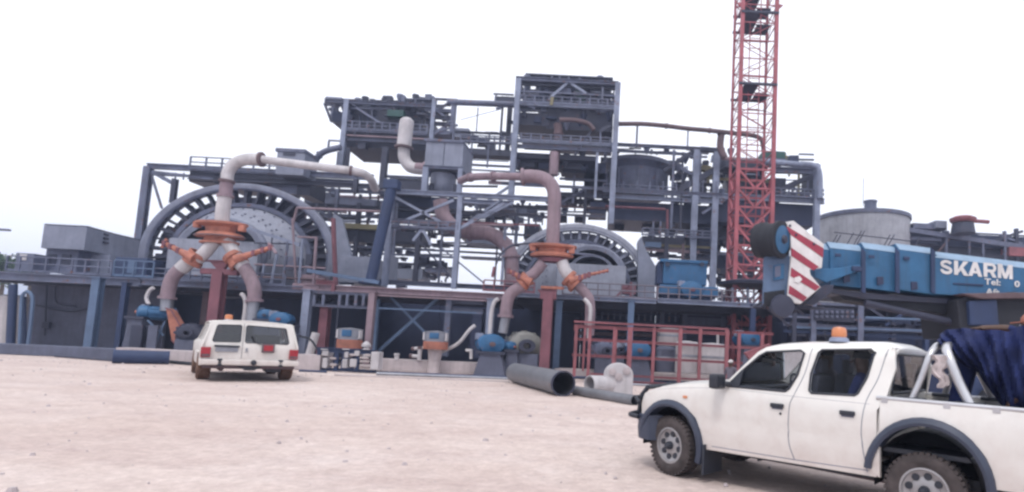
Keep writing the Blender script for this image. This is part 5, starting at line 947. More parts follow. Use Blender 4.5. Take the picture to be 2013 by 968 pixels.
def wheel(t, x, y, r, wd, face, parent=None, steer=0, holes=8, rim=.6, tm='tyre'):
    """tyre with tread blocks and a dished rim with round holes; face: -1 looks to -y"""
    fx = Vector((-face*sin(steer), face*cos(steer), 0)).normalized(); c = Vector((x, y, r))
    ty = t.part('wheel', MB().lathe(c, fx, [(r*rim, -wd/2), (r*.9, -wd/2), (r*.985, -wd*.4), (r, -wd*.2), (r, wd*.2), (r*.985, wd*.4), (r*.9, wd/2), (r*.74, wd*.52), (r*rim, wd*.44), (r*rim, -wd/2)], 48), tm, smooth=True)
    a = fx.cross(Vector((0, 0, 1))).normalized(); mb = MB()
    for k in range(40):
        th = 2*pi*k/40; d = a*cos(th)+Vector((0, 0, 1))*sin(th); tn = fx.cross(d)
        for s in (-1, 1):
            rm = Matrix((tn, fx, d)).transposed(); mb.box(c+d*r*.995+fx*s*wd*.3+tn*(.02*s), (r*.1, wd*.3, .03), rm)
    o = t.part('tread', mb, tm, ty); o['kind'] = 'stuff'
    R_ = r*rim; rimo = t.part('rim', MB().lathe(c, fx, [(R_*1.02, -wd*.2), (R_*1.02, wd*.46), (R_*.93, wd*.47), (R_*.88, wd*.36), (R_*.6, wd*.28), (R_*.45, wd*.34), (R_*.2, wd*.36), (.01, wd*.36)], 40), 'rimm', ty, smooth=True)
    for k in range(holes):
        th = 2*pi*k/holes+.2; d = a*cos(th)+Vector((0, 0, 1))*sin(th); t.part('rim_hole', MB().lathe(c+d*R_*.66+fx*wd*.30, fx, [(.002, .014), (R_*.16, .014), (R_*.17, -.01)], 12), 'trim', ty, smooth=True)
    t.part('hub_cap', MB().lathe(c+fx*wd*.34, fx, [(R_*.24, 0), (R_*.22, .05), (R_*.14, .08), (.01, .085)], 16), 'trim', ty, smooth=True)
    return ty
# ------------------------------------------------ white double cab pickup
TH = .86; PS = (.95, .95, 1.03); W = 1.90
t = T('pickup_truck', 'white double cab pickup with dark wheel arch flares and an amber roof beacon', 'pickup', (.345, 7.80, 0), rotz=TH-pi/2); t.local = True; pk = t
def pp(nm, mb, m, parent=None, smooth=False, bevel=0, label=None): return pk.part(nm, scl(mb, PS), m, parent, smooth, label, bevel)
def yside(x, z):
    y = 0.0
    if z > 1.06: y += (z-1.06)*.27+max(0, z-1.5)**2*6
    y += max(0, .75-z)**2*.12; y += .012*math.exp(-((z-.70)/.03)**2)
    if x < .55: y += (.55-x)**2*.75
    if x > 4.8: y += (x-4.8)**2*1.2
    y += max(0, min(1, (z-.98)/.1))*.02 if z < 1.1 else .02
    return y
FA, RA = .75, 3.70
outl = [(.28, .52), (.20, .62), (.21, .80), (.28, .92), (.50, 1.0), (.70, 1.04), (.90, 1.075), (1.1, 1.095), (1.35, 1.115), (1.52, 1.145), (1.72, 1.345), (1.88, 1.50), (1.97, 1.555), (2.1, 1.585), (2.35, 1.61), (2.78, 1.625), (3.2, 1.635), (3.33, 1.62), (3.40, 1.57), (3.42, 1.40), (3.35, 1.12), (3.27, 1.0), (3.27, .38), (2.4, .375), (1.30, .365)]
outl += [(x, z) for x, z in arc(FA, .38, .46, -4, 165, 12)][0:]
wf_ = [(1.54, 1.10), (1.70, 1.27), (1.91, 1.455), (1.99, 1.50), (2.40, 1.535), (2.45, 1.51), (2.40, 1.28), (2.32, 1.13), (2.28, 1.10)]
wr_ = [(2.55, 1.13), (2.55, 1.3), (2.61, 1.52), (2.64, 1.55), (3.16, 1.575), (3.21, 1.55), (3.15, 1.3), (3.07, 1.14), (3.04, 1.12), (2.58, 1.105)]
sp = panel_mesh(outl, [wf_, wr_], yside, .05); body = pp('body_side', sp, 'paint', smooth=True)
pp('body_side', mirror(panel_mesh(outl, [wf_, wr_], yside, .05), W), 'paint', smooth=True)
# bed side
bo = [(3.30, 1.10), (3.6, 1.105), (4.4, 1.10), (4.98, 1.09), (5.0, .9), (4.98, .5), (4.7, .45)]+arc(RA+.02, .40, .52, 5, 175, 14)+[(3.30, .38)]
for mr in (0, 1):
    q = panel_mesh(bo, [], lambda x, z: yside(x, min(z, 1.05))*.9-.005+max(0, z-1.0)*.1, .06)
    bs = pp('bed_side', mirror(q, W) if mr else q, 'paint', smooth=True)
pp('bed_floor', MB().bbox((3.2, .1, .62), (4.96, W-.1, .66)), 'trim'); pp('tailgate', MB().bbox((4.93, .06, .6), (4.99, W-.06, 1.08)), 'paint', bevel=.01)
pp('bed_front_wall', MB().bbox((3.22, .08, .5), (3.26, W-.08, 1.1)), 'paint')
for y in (.0, W-.07): pp('bed_rail', MB().tube([(3.26, y+.035, 1.115), (4.98, y+.035, 1.115)], .022, 10), 'chrome', smooth=True)
for x in (3.34, 3.9, 4.3, 4.8): pp('rail_clip', MB().box((x, .035, 1.10), (.06, .05, .05)), 'chrome')
# hood, cowl, roof: lofts between the two sides
def loft(xs, prof, crown, m, nm, parent=None, inset=0., k=12, th=.03):
    mb = MB(); rows = []
    for x in xs:
        z = np.interp(x, [p[0] for p in prof], [p[1] for p in prof]); y0 = yside(x, z)+inset
        rows.append([Vector((x, y0+(W-2*y0)*j/k, z+crown*(1-(2*j/k-1)**4)-.012*(abs(2*j/k-1) > .99))) for j in range(k+1)])
    vs = [v for r in rows for v in r]; n_ = len(vs); vs += [v-Vector((0, 0, th)) for v in vs]; K = k+1
    fs = [(i*K+j, i*K+j+1, (i+1)*K+j+1, (i+1)*K+j) for i in range(len(xs)-1) for j in range(k)]; fs += [tuple(a+n_ for a in reversed(f)) for f in fs]
    rim = [i for i in range(K)]+[i*K+k for i in range(1, len(xs))]+[(len(xs)-1)*K+j for j in range(k-1, -1, -1)]+[i*K for i in range(len(xs)-2, 0, -1)]
    fs += [(rim[i], rim[(i+1) % len(rim)], rim[(i+1) % len(rim)]+n_, rim[i]+n_) for i in range(len(rim))]
    mb.add(vs, fs); return pp(nm, mb, m, parent, smooth=True)
hp = [(.21, .80), (.23, .86), (.28, .92), (.50, 1.0), (.70, 1.04), (.90, 1.075), (1.1, 1.095), (1.35, 1.115), (1.52, 1.145)]
loft([.21, .24, .28, .38, .50, .6, .7, .9, 1.0, 1.15, 1.35, 1.52], hp, .045, 'paint', 'bonnet')
rp = [(1.93, 1.535), (1.97, 1.555), (2.1, 1.585), (2.35, 1.61), (2.78, 1.625), (3.2, 1.635), (3.33, 1.62), (3.41, 1.57)]
loft([1.93, 1.97, 2.04, 2.1, 2.2, 2.4, 2.7, 2.9, 3.1, 3.2, 3.3, 3.37, 3.41], rp, .035, 'paint', 'roof')
# windscreen, glass
mb = MB(); mb.add([(1.53, .12, 1.15), (1.53, W-.12, 1.15), (1.94, W-.22, 1.545), (1.94, .22, 1.545)], [(0, 1, 2, 3)]); pp('windscreen', mb, 'glass')
def sheet(pts, off, nm, m, par=None, mr=False):
    mb = MB(); mb.add([(x, yside(x, z)+off, z) for x, z in pts], [tuple(range(len(pts)))]); 
    return pp(nm, mirror(mb, W) if mr else mb, m, par)
for mr in (False, True):
    sheet(wf_, .03, 'window_glass', 'glass', mr=mr); sheet(wr_, .03, 'window_glass', 'glass', mr=mr)
def gasket(pts, r, nm='window_seal', par=None, off=-.004, m='trim'):
    q = [Vector((x, yside(x, z)+off, z)) for x, z in pts]; q.append(q[0]); return pp(nm, MB().tube(q, r, 6, cap=False), m, par)
gasket(wf_, .014); gasket(wr_, .012)
# dark sail corner + mirror
mb = MB(); c0 = [(1.53, 1.10), (1.70, 1.10), (1.74, 1.31)]; mb.slab([Vector((x, yside(x, z)-.02, z)) for x, z in c0], (0, .04, 0)); pp('mirror_base', mb, 'trim')
mb = MB(); mb.box((1.49, -.13, 1.15), (.13, .22, .165)); pp('door_mirror', mb, 'trim', bevel=.035); pp('mirror_arm', MB().tube([(1.58, .03, 1.12), (1.51, -.1, 1.13)], .03, 8), 'trim')
# rear cab wall with rear window
mb = MB(); zc, zr = 1.10, 1.60
fr0 = [Vector((3.32, .08, .9)), Vector((3.32, W-.08, .9)), Vector((3.40, W-.18, 1.60)), Vector((3.40, .18, 1.60))]
lo = [Vector((3.355, .20, 1.16)), Vector((3.355, W-.2, 1.16)), Vector((3.40, W-.26, 1.54)), Vector((3.40, .26, 1.54))]
mb.add(fr0+lo, [(0, 1, 5, 4), (1, 2, 6, 5), (2, 3, 7, 6), (3, 0, 4, 7)]); mb.add([v-Vector((.03, 0, 0)) for v in fr0+lo], [(4, 5, 1, 0), (5, 6, 2, 1), (6, 7, 3, 2), (7, 4, 0, 3)]); pp('cab_back', mb, 'paint')
mb = MB(); mb.add([v-Vector((.01, 0, 0)) for v in lo], [(0, 1, 2, 3)]); pp('rear_window', mb, 'glass'); q = lo+[lo[0]]; pp('window_seal', MB().tube(q, .016, 6), 'trim')
# seams (recessed dark lines), handles, lamp
def seam(pts, r=.006): pp('door_seam', MB().tube([Vector((x, yside(x, z)+.001, z)) for x, z in crom([Vector((a, 0, b_)) for a, b_ in pts], 5) for x, z in [(x, z)]] if False else [Vector((v.x, yside(v.x, v.z)+.001, v.z)) for v in crom([Vector((a, 0, b_)) for a, b_ in pts], 6)], r, 5), 'steel2')
seam([(2.53, 1.56), (2.48, 1.3), (2.39, 1.08), (2.34, .93), (2.34, .6), (2.41, .41)], .005); seam([(3.33, 1.58), (3.26, 1.3), (3.16, 1.07), (3.12, .76), (3.18, .41)], .005); seam([(1.36, .41), (2.4, .415), (3.2, .43)], .004); seam([(.5, .985), (.9, 1.03), (1.3, 1.06), (1.5, 1.07), (2.3, 1.055), (3.2, 1.05)], .002)
for x in (2.12, 2.90):
    h_ = pp('door_handle', MB().box((x+.08, yside(x, .94)-.012, .945), (.16, .035, .045)), 'trim', bevel=.012); pp('handle_recess', MB().box((x+.08, yside(x, .94)+.0, .93), (.13, .012, .05)), 'steel2', h_, bevel=.004)
pp('door_lock', MB().lathe((2.24, yside(2.2, .87)-.002, .865), (0, -1, 0), [(.014, 0), (.014, .006), (.001, .008)], 10), 'trim'); pp('side_indicator', MB().box((.96, yside(.96, .93)-.006, .93), (.06, .02, .03)), 'amber', bevel=.006)
# flares, flaps, bumper, lights
def flare(cx, cz, r, a0, a1, wd, nm='wheel_arch_flare', rz=None, tail=()):
    rz = rz or r
    for mr in (0, 1):
        mb = MB(); n_ = 22; pts = arc(cx, cz, r, a0, a1, n_, rz)+list(tail)
        rows = []
        for i, (x, z) in enumerate(pts):
            dx, dz = x-cx, z-cz; q = sqrt(dx*dx+dz*dz); ux, uz = dx/q, dz/q
            y0 = yside(x, z); rows.append([Vector((x-ux*.01, y0+.14, z-uz*.01)), Vector((x-ux*.0, y0-.045, z)), Vector((x+ux*wd*.35, y0-.055, z+uz*wd*.35)), Vector((x+ux*wd*.8, y0-.035, z+uz*wd*.8)), Vector((x+ux*wd, y0+.012, z+uz*wd))])
        vs = [v for r_ in rows for v in r_]; mb.add(vs, [(i*5+j, i*5+j+1, (i+1)*5+j+1, (i+1)*5+j) for i in range(len(rows)-1) for j in range(4)]); pp(nm, mirror(mb, W) if mr else mb, 'flare', smooth=True)
flare(FA-.03, .36, .44, -20, 172, .085); flare(RA+.02, .40, .50, -24, 174, .085)
for mr in (0, 1):
    mb = MB(); mb.bbox((.34, .06, .12), (1.24, .5, .80)); 
    # inner arch liners
    for cx in (FA, RA):
        lin = MB(); pts = arc(cx, .38, .47, -10, 190, 16); rows = [[Vector((x, .05, z)), Vector((x, .62, z))] for x, z in pts]; lin.add([v for r_ in rows for v in r_], [(i*2, i*2+1, i*2+3, i*2+2) for i in range(16)]); lin.add([rows[i][1] for i in range(17)], [tuple(range(17))]); pp('arch_liner', mirror(lin, W) if mr else lin, 'black')
    fl = MB(); fl.box((1.27, .19, .25), (.03, .46, .34)); pp('mud_flap', mirror(fl, W) if mr else fl, 'trim', bevel=.008)
    fl = MB(); fl.box((4.24, .14, .24), (.03, .3, .34)); pp('mud_flap', mirror(fl, W) if mr else fl, 'trim', bevel=.008)
mb = MB(); pts = [(.16, 1.0), (.13, .5), (.16, .2), (.28, .03)]
rows = []
for x, y in [(.42, -.01), (.28, .01), (.18, .08), (.12, .3), (.10, W/2), (.12, W-.3), (.18, W-.08), (.28, W-.01), (.42, W+.01)]: rows += [Vector((x, y, .36)), Vector((x-.02, y, .5)), Vector((x, y, .66)), Vector((x+.12, y*.86+W*.07, .67)), Vector((x+.12, y*.86+W*.07, .36))]
mb.add(rows, [(i*5+j, i*5+(j+1) % 5, (i+1)*5+(j+1) % 5, (i+1)*5+j) for i in range(8) for j in range(5)]+[(0, 1, 2, 3, 4), (40, 41, 42, 43, 44)]); pp('front_bumper', mb, 'flare', smooth=True, bevel=0)
for mr in (0, 1):
    mb = MB(); mb.slab([Vector((.24, .10, .70)), Vector((.33, .05, .70)), Vector((.37, .05, .88)), Vector((.29, .12, .90)), Vector((.23, .22, .88))], (0, 0, .001)); mb = MB(); mb.box((.275, .26, .79), (.09, .36, .17)); pp('headlight', mirror(mb, W) if mr else mb, 'galv', bevel=.03)
pp('grille', MB().box((.23, W/2, .77), (.06, .9, .2)), 'trim', bevel=.01)
for y in (.28, W-.28): pp('bull_bar_upright', MB().tube([(.10, y, .45), (.02, y, .62), (.05, y, .86), (.16, y, .98)], .032, 10), 'trim', smooth=True)
pp('bull_bar_tube', MB().tube([(.16, .28, .98), (.10, W/2, 1.0), (.16, W-.28, .98)], .03, 10), 'trim', smooth=True); pp('bull_bar_tube', MB().tube(crom([(.2, .03, .62), (.03, .1, .64), (.0, W/2, .66), (.03, W-.1, .64), (.2, W-.03, .62)], 5), .03, 10), 'trim', smooth=True); pp('bull_bar_tube', MB().tube([(.23, .0, .80), (.12, .06, .86), (.08, .28, .86)], .022, 8), 'trim', smooth=True)
# sill underside, chassis
pp('floor_pan', MB().bbox((1.25, .34, .30), (3.25, W-.34, .38)), 'trim'); pp('chassis_rail', MB().bbox((.5, .38, .34), (4.8, .5, .44)), 'trim'); pp('chassis_rail', MB().bbox((.5, W-.5, .34), (4.8, W-.38, .44)), 'trim'); pp('engine_sump', MB().bbox((.6, .5, .3), (1.4, W-.5, .7)), 'trim')
for x in (FA, RA): pp('axle', MB().tube([(x, .2, .34), (x, W-.2, .34)], .06, 10), 'trim')
pp('axle_diff', MB().lathe((RA, W/2-.1, .34), (0, 1, 0), [(.05, -.1), (.15, 0), (.15, .2), (.05, .3)], 14), 'trim', smooth=True); pp('exhaust', MB().tube([(2.0, .55, .3), (3.4, .5, .28), (4.6, .45, .36)], .03, 8), 'rusty')
pk_w = []
_ps = PS
for x in (FA, RA):
    for y, fc in ((.13, -1), (W-.13, 1)):
        pk_w.append(wheel(pk, x*PS[0], y*PS[1], (.345 if x == FA else .335), .23, fc, steer=-.22 if x == FA else 0, rim=.62))
# interior
pp('dashboard', MB().box((1.62, W/2, 1.0), (.32, W-.35, .22)), 'trim', bevel=.04); st_ = pp('steering_wheel', MB().tube([Vector((1.86-.06*sin(a_)*1, W-.5+.19*cos(a_), 1.08+.17*sin(a_))) for a_ in [k*2*pi/20 for k in range(21)]], .015, 8), 'trim', smooth=True)
for x, ys in ((2.25, (.48, W-.48)), (3.0, (.5, W-.5))):
    for y in ys:
        s_ = pp('seat', MB().box((x-.05, y, .72), (.5, .5, .16)), 'seat', bevel=.04); pp('seat_back', MB().box((x+.22, y, 1.02), (.14, .5, .56), Matrix.Rotation(.18, 3, 'Y')), 'seat', s_, bevel=.04); pp('headrest', MB().box((x+.27, y, 1.38), (.09, .24, .16)), 'seat', s_, bevel=.03)
# beacon
bc = pp('beacon_base', MB().lathe((2.74, .42, 1.645), (0, 0, 1), [(.115, 0), (.10, .04), (.08, .05)], 24), 'steel', smooth=True); pp('beacon_lens', MB().lathe((2.74, .42, 1.69), (0, 0, 1), [(.075, 0), (.083, .02), (.081, .08), (.066, .105), (.02, .115)], 24), 'amber', bc, smooth=True); pp('aerial_stub', MB().tube([(2.60, .42, 1.66), (2.57, .42, 1.75)], .006, 6), 'trim')
# roll hoop
for x0, x1, r_ in ((3.56, 3.74, .034), (4.07, 3.84, .046)):
    q = crom([Vector((x0, .16, 1.12)), Vector(((x0*.6+x1*.4), .19, 1.3)), Vector(((x0*.2+x1*.8), .23, 1.52)), Vector((x1, .34, 1.62)), Vector((x1, .6, 1.645)), Vector((x1, W-.6, 1.645)), Vector((x1, W-.34, 1.62)), Vector(((x0*.2+x1*.8), W-.23, 1.52)), Vector((x0, W-.16, 1.12))], 6)
    rb = pp('roll_hoop', MB().tube(q, r_, 14), 'chrome', smooth=True)
    for y in (.16, W-.16): pp('hoop_foot', MB().box((x0, y, 1.12), (.26, .12, .04)), 'trim', rb, bevel=.01)
pp('hoop_link', MB().tube([(3.72, .24, 1.52), (3.88, .25, 1.53)], .028, 10), 'chrome', smooth=True)
# rag tied on the hoop
def toW(x, y, z): return pk.o.matrix_world @ Vector((x*PS[0], y*PS[1], z*PS[2]))
pk.o.matrix_world = Matrix.Translation(pk.loc) @ Matrix.Rotation(TH-pi/2, 4, 'Z')
mb = MB(); rnd = random.Random(4); rows = []
for i in range(12):
    f = i/11; w_ = .085*(1-.55*f)+.012*sin(i*2.1); cxx = .03*sin(i*.9)+.02*f; rows += [toW(cxx+3.8+w_*cos(a_)*.9+.012*sin(5*a_+i), .215+w_*.42*sin(a_)+.01*cos(4*a_), 1.545-.30*f) for a_ in [k*2*pi/16 for k in range(16)]]
mb.add(rows, [(i*16+j, i*16+(j+1) % 16, (i+1)*16+(j+1) % 16, (i+1)*16+j) for i in range(11) for j in range(16)]+[tuple(range(16)), tuple(range(176, 192))]); single('rag', mb, 'cloth', 'crumpled pale pinkish rag tied to the roll hoop of the pickup', 'rag', smooth=True)
# ------------------------------------------------ white estate car seen from behind
gq = G(488, 750)
t = T('estate_car', 'white boxy estate car with muddy rear wheels parked tail on to the yard', 'car', (gq.x, gq.y, 0), rotz=radians(37)); t.local = True; es = t
# local: x across (left negative), y forward, z up; rear face at y=0
HW = 1.25; HT = 1.68; LN = 3.6
def prof_es(y):     # half width and height scale along the length
    return HW
def ec(nm, mb, m, parent=None, smooth=False, bevel=0): return es.part(nm, mb, m, parent, smooth, None, bevel)
def hw(z, y=0): return HW-.0-max(0, z-.98)*.30-max(0, .5-z)*.1-max(0, z-1.5)**2*3
# rear face frame with two glass openings
rear = [(-hw(.42), .42), (-hw(.7), .7), (-hw(.98), .98), (-hw(1.3), 1.3), (-hw(1.55), 1.56), (-hw(1.62)+.06, 1.63), (-.5, HT-.02), (0, HT), (.5, HT-.02), (hw(1.62)-.06, 1.63), (hw(1.55), 1.56), (hw(1.3), 1.3), (hw(.98), .98), (hw(.7), .7), (hw(.42), .42)]
wl = [(-.98, 1.10), (-.90, 1.50), (-.87, 1.53), (-.32, 1.55), (-.30, 1.52), (-.30, 1.10), (-.33, 1.08), (-.95, 1.07)]; wr2 = [(-.18, 1.10), (-.18, 1.52), (-.15, 1.55), (.84, 1.52), (.87, 1.49), (.97, 1.10), (.94, 1.06), (-.15, 1.07)]
def yrear(x, z): return .0+max(0, z-.95)*.16+x*x*.03+max(0, abs(x)-1.05)**2*1.5
q = panel_mesh(rear, [wl, wr2], lambda x, z: yrear(x, z), .05); ec('tailgate', q, 'paint2', smooth=True)
for w_ in (wl, wr2):
    mb = MB(); mb.add([(x, yrear(x, z)+.025, z) for x, z in w_], [tuple(range(len(w_)))]); g_ = ec('rear_window', mb, 'glass_panel'); pts = [Vector((x, yrear(x, z)-.004, z)) for x, z in w_]; ec('window_seal', MB().tube(pts+[pts[0]], .014, 6), 'trim', g_)
# sides
so_ = [(.05, .42), (.02, .7), (.0, .98), (.10, 1.56), (.18, 1.62), (.6, 1.65), (2.3, 1.64), (2.5, 1.6), (3.05, 1.10), (4.3, 1.02), (4.5, .95), (4.5, .5), (4.3, .42)]+arc(3.75, .36, .42, 8, 172, 10)+[(3.2, .40), (1.35, .40)]+arc(.93, .36, .42, 8, 172, 10)
sw = [[(.25, 1.10), (.32, 1.5), (1.0, 1.52), (1.0, 1.10)], [(1.1, 1.10), (1.1, 1.52), (1.75, 1.52), (1.75, 1.10)], [(1.85, 1.10), (1.85, 1.52), (2.4, 1.5), (2.8, 1.10)]]
for s in (-1, 1):
    q = panel_mesh(so_, sw, lambda x, z: 0, .05)
    q.v = [Vector((s*(hw(v.z)-v.y-.01), v.x+.02, v.z)) for v in q.v]; ec('body_side', q, 'paint2', smooth=True)
    for w_ in sw: mb = MB(); mb.add([(s*(hw(z)-.035), x+.02, z) for x, z in w_], [tuple(range(4))]); ec('side_window', mb, 'glass')
    tl = ec('tail_light', MB().box((s*(HW-.13), -.0, .78), (.24, .10, .27)), 'tail', bevel=.02); ec('lamp_lens', MB().box((s*(HW-.13), -.055, .70), (.2, .02, .06)), 'rusty', tl)
    ec('bumper_pad', MB().box((s*(HW-.48), -.14, .52), (.14, .12, .2)), 'trim', bevel=.03)
    ec('arch_flare', MB().box((s*(HW+.0), .92, .76), (.1, .98, .05)), 'paint2', bevel=.02)
mb = MB(); rows = []
for y in (.16, .2, .35, .7, 1.5, 2.2, 2.5): 
    zz = HT-.0-(.03 if y < .2 else 0)-(max(0, y-2.3)*.25); rows += [Vector((x, y, zz-.035*abs(x/1.0)**3-(.03 if abs(x) > 1.03 else 0))) for x in [-1.09, -1.0, -.6, -.3, 0, .3, .6, 1.0, 1.09]]
mb.add(rows, [(i*9+j, i*9+j+1, (i+1)*9+j+1, (i+1)*9+j) for i in range(6) for j in range(8)]); mb.add([v-Vector((0, 0, .04)) for v in rows], [tuple(reversed((i*9+j, i*9+j+1, (i+1)*9+j+1, (i+1)*9+j))) for i in range(6) for j in range(8)]); ec('roof', mb, 'paint2', smooth=True)
ec('roof_gutter', MB().tube([(-1.06, .16, 1.60), (-.6, .13, 1.655), (0, .12, 1.67), (.6, .13, 1.655), (1.06, .16, 1.60)], .02, 8), 'paint2', smooth=True)
mb = MB(); mb.slab([Vector((-1.22, 3.05, 1.06)), Vector((1.22, 3.05, 1.06)), Vector((1.15, 4.5, .98)), Vector((-1.15, 4.5, .98))], (0, 0, -.04)); ec('bonnet', mb, 'paint2', bevel=.01)
mb = MB(); mb.add([(-1.15, 3.08, 1.10), (1.15, 3.08, 1.10), (1.02, 2.52, 1.58), (-1.02, 2.52, 1.58)], [(0, 1, 2, 3)]); ec('windscreen', mb, 'glass'); ec('front_panel', MB().box((0, 4.5, .72), (2.3, .06, .5)), 'paint2', bevel=.02)
ec('rear_bumper', MB().box((0, -.10, .52), (2*HW+.02, .2, .15)), 'paint2', bevel=.035); ec('rear_valance', MB().box((0, .02, .40), (2*HW-.15, .05, .10)), 'rusty', bevel=.01)
ec('tow_hitch', MB().lathe((.06, -.2, .53), (0, -1, 0), [(.02, 0), (.075, .02), (.075, .07), (.02, .09)], 14), 'trim', smooth=True); ec('tow_bracket', MB().slab([Vector((-.32, -.02, .42)), Vector((.32, -.02, .42)), Vector((.12, -.02, .30)), Vector((-.12, -.02, .30))], (0, .06, 0)), 'trim')
ec('number_plate_recess', MB().box((-.62, -.03, .955), (.62, .05, .055)), 'trim', bevel=.01); ec('number_plate', MB().box((-.62, -.015, .86), (.56, .02, .12)), 'galv', bevel=.006); ec('badge_patch', MB().box((.42, -.05, .93), (.34, .06, .25)), 'rusty', bevel=.02); ec('number_plate', MB().box((.42, -.085, .94), (.24, .015, .15)), 'tail', bevel=.006)
ec('wiper', MB().tube([(.28, -.03, 1.02), (.1, .0, 1.07), (-.02, .0, 1.26)], .015, 6), 'trim'); ec('tailgate_seam', MB().tube([(-.24, -.0, .62), (-.24, -.0, .98), (-.24, .09, 1.6)], .006, 5), 'trim'); ec('door_handle', MB().box((-.13, -.03, .86), (.05, .05, .12)), 'galv', bevel=.015)
ec('floor_pan', MB().bbox((-1.15, .1, .40), (1.15, 4.4, .46)), 'trim'); ec('fuel_tank', MB().bbox((.45, .2, .24), (.85, 1.0, .42)), 'trim', bevel=.04); ec('axle', MB().tube([(-1, .93, .35), (1, .93, .35)], .06, 10), 'trim'); ec('silencer', MB().tube([(-.7, .15, .33), (-.7, 1.0, .33)], .07, 12), 'rusty')
for x in (-.55, .55): 
    for y in (1.3, 2.3): s_ = ec('seat', MB().box((x, y+.1, .78), (.7, .5, .16)), 'seat', bevel=.04); ec('seat_back', MB().box((x, y-.15, 1.05), (.66, .13, .5)), 'seat', s_, bevel=.04)
ec('cargo_floor', MB().bbox((-1.1, .15, .6), (1.1, 1.1, .64)), 'seat')
M['mudtyre'] = mat('muddy_tyre', (.13, .07, .045), rough=.95, streak=0, bump=.3, var=.45, scale=5)
class _R: pass
for y in (.93, 3.75):
    for x, fc in ((-HW+.17, -1), (HW-.17, 1)):
        c = Vector((x, y, .37)); d = Vector((fc, 0, 0)); r = .37; wd = .34
        ty = es.part('wheel', MB().lathe(c, d, [(r*.55, -wd/2), (r*.92, -wd/2), (r, -wd*.35), (r, wd*.35), (r*.92, wd/2), (r*.55, wd*.45)], 36), 'mudtyre', smooth=True); es.part('rim', MB().lathe(c, d, [(r*.56, 0), (r*.56, wd*.44), (r*.4, wd*.25), (.01, wd*.3)], 24), 'rimm', ty, smooth=True)
        mb = MB()
        for k in range(30):
            th = 2*pi*k/30; dd = Vector((0, cos(th), sin(th)))
            for s in (-1, 0, 1): mb.box(c+dd*r+d*s*wd*.28, (wd*.22, .045, .03), Matrix((d, d.cross(dd), dd)).transposed())
        o = es.part('tread', mb, 'mudtyre', ty); o['kind'] = 'stuff'
es.o.scale.z = 1.05
b_ = ec('beacon_base', MB().lathe((-.62, .5, 1.66), (0, 0, 1), [(.12, 0), (.1, .04)], 16), 'galv', smooth=True); ec('beacon_lens', MB().lathe((-.62, .5, 1.70), (0, 0, 1), [(.1, 0), (.1, .1), (.07, .13), (.01, .135)], 16), 'amber', b_, smooth=True)
# ================================================================== people
def skin_body(name, joints, edges, label, mats, assign, sub=2, extra=None, loc=None):
    """one continuous figure: joints with radii grown into a surface, smoothed, then given skin or clothing by region"""
    me = bpy.data.meshes.new(name); keys = list(joints); me.from_pydata([joints[k][0] for k in keys], [(keys.index(a), keys.index(b_)) for a, b_ in edges], []); o = bpy.data.objects.new(name, me); COL.objects.link(o)
    sm = o.modifiers.new('skin', 'SKIN'); sl = me.skin_vertices[0].data
    for i, k in enumerate(keys):
        r = joints[k][1]; sl[i].radius = (r, r) if not isinstance(r, tuple) else r; sl[i].use_root = (i == 0)
    sb = o.modifiers.new('sub', 'SUBSURF'); sb.levels = sub; sb.render_levels = sub
    dg = bpy.context.evaluated_depsgraph_get(); me2 = bpy.data.meshes.new_from_object(o.evaluated_get(dg)); bpy.data.objects.remove(o)
    loc = Vector(loc or joints[keys[0]][0]); me2.transform(Matrix.Translation(-loc)); o = bpy.data.objects.new(name, me2); COL.objects.link(o); o.location = loc
    me2.materials.clear()
    for m in mats: me2.materials.append(M[m])
    for p_ in me2.polygons: p_.use_smooth = True; p_.material_index = assign(p_.center+loc)
    o['label'] = label; o['category'] = 'person'; return o
def child(o, name, mb, m, smooth=True, bevel=0):
    c = mesh_obj(name, mb, m, o, o.location, smooth, bevel); return c
def face(o, c, fwd, s=1., cap=None):
    """head details: eyes, nose, mouth, ears, short hair or a cap"""
    fwd = Vector(fwd).normalized(); rt = fwd.cross(Vector((0, 0, 1))).normalized(); up = rt.cross(fwd); c = Vector(c)
    for s_ in (-1, 1):
        child(o, 'eye', MB().lathe(c+fwd*.088*s+rt*s_*.033*s+up*.01*s, fwd, [(.001, .012*s), (.009*s, .008*s), (.013*s, 0)], 8), 'whitecloth'); child(o, 'ear', MB().lathe(c+rt*s_*.078*s, rt*s_, [(.03*s, 0), (.028*s, .014*s), (.001, .016*s)], 10), 'skin')
    child(o, 'nose', MB().slab([c+fwd*.09*s+up*.012*s, c+fwd*.125*s-up*.03*s-rt*.016*s, c+fwd*.125*s-up*.03*s+rt*.016*s], fwd*-.03*s), 'skin'); child(o, 'mouth', MB().box(c+fwd*.094*s-up*.058*s, (.02*s, .045*s, .012*s), Matrix((fwd, rt, up)).transposed()), 'rusty')
    hm = MB().lathe(c+up*.022*s, up, [(.088*s, -.0), (.094*s, .02*s), (.09*s, .06*s), (.06*s, .095*s), (.01, .11*s)], 18); child(o, 'cap' if cap else 'hair', hm, cap or 'black')
    if cap: child(o, 'cap_peak', MB().slab([c+fwd*.07*s-rt*.07*s+up*.035*s, c+fwd*.17*s-rt*.045*s+up*.025*s, c+fwd*.17*s+rt*.045*s+up*.025*s, c+fwd*.07*s+rt*.07*s+up*.035*s], up*.01), cap)
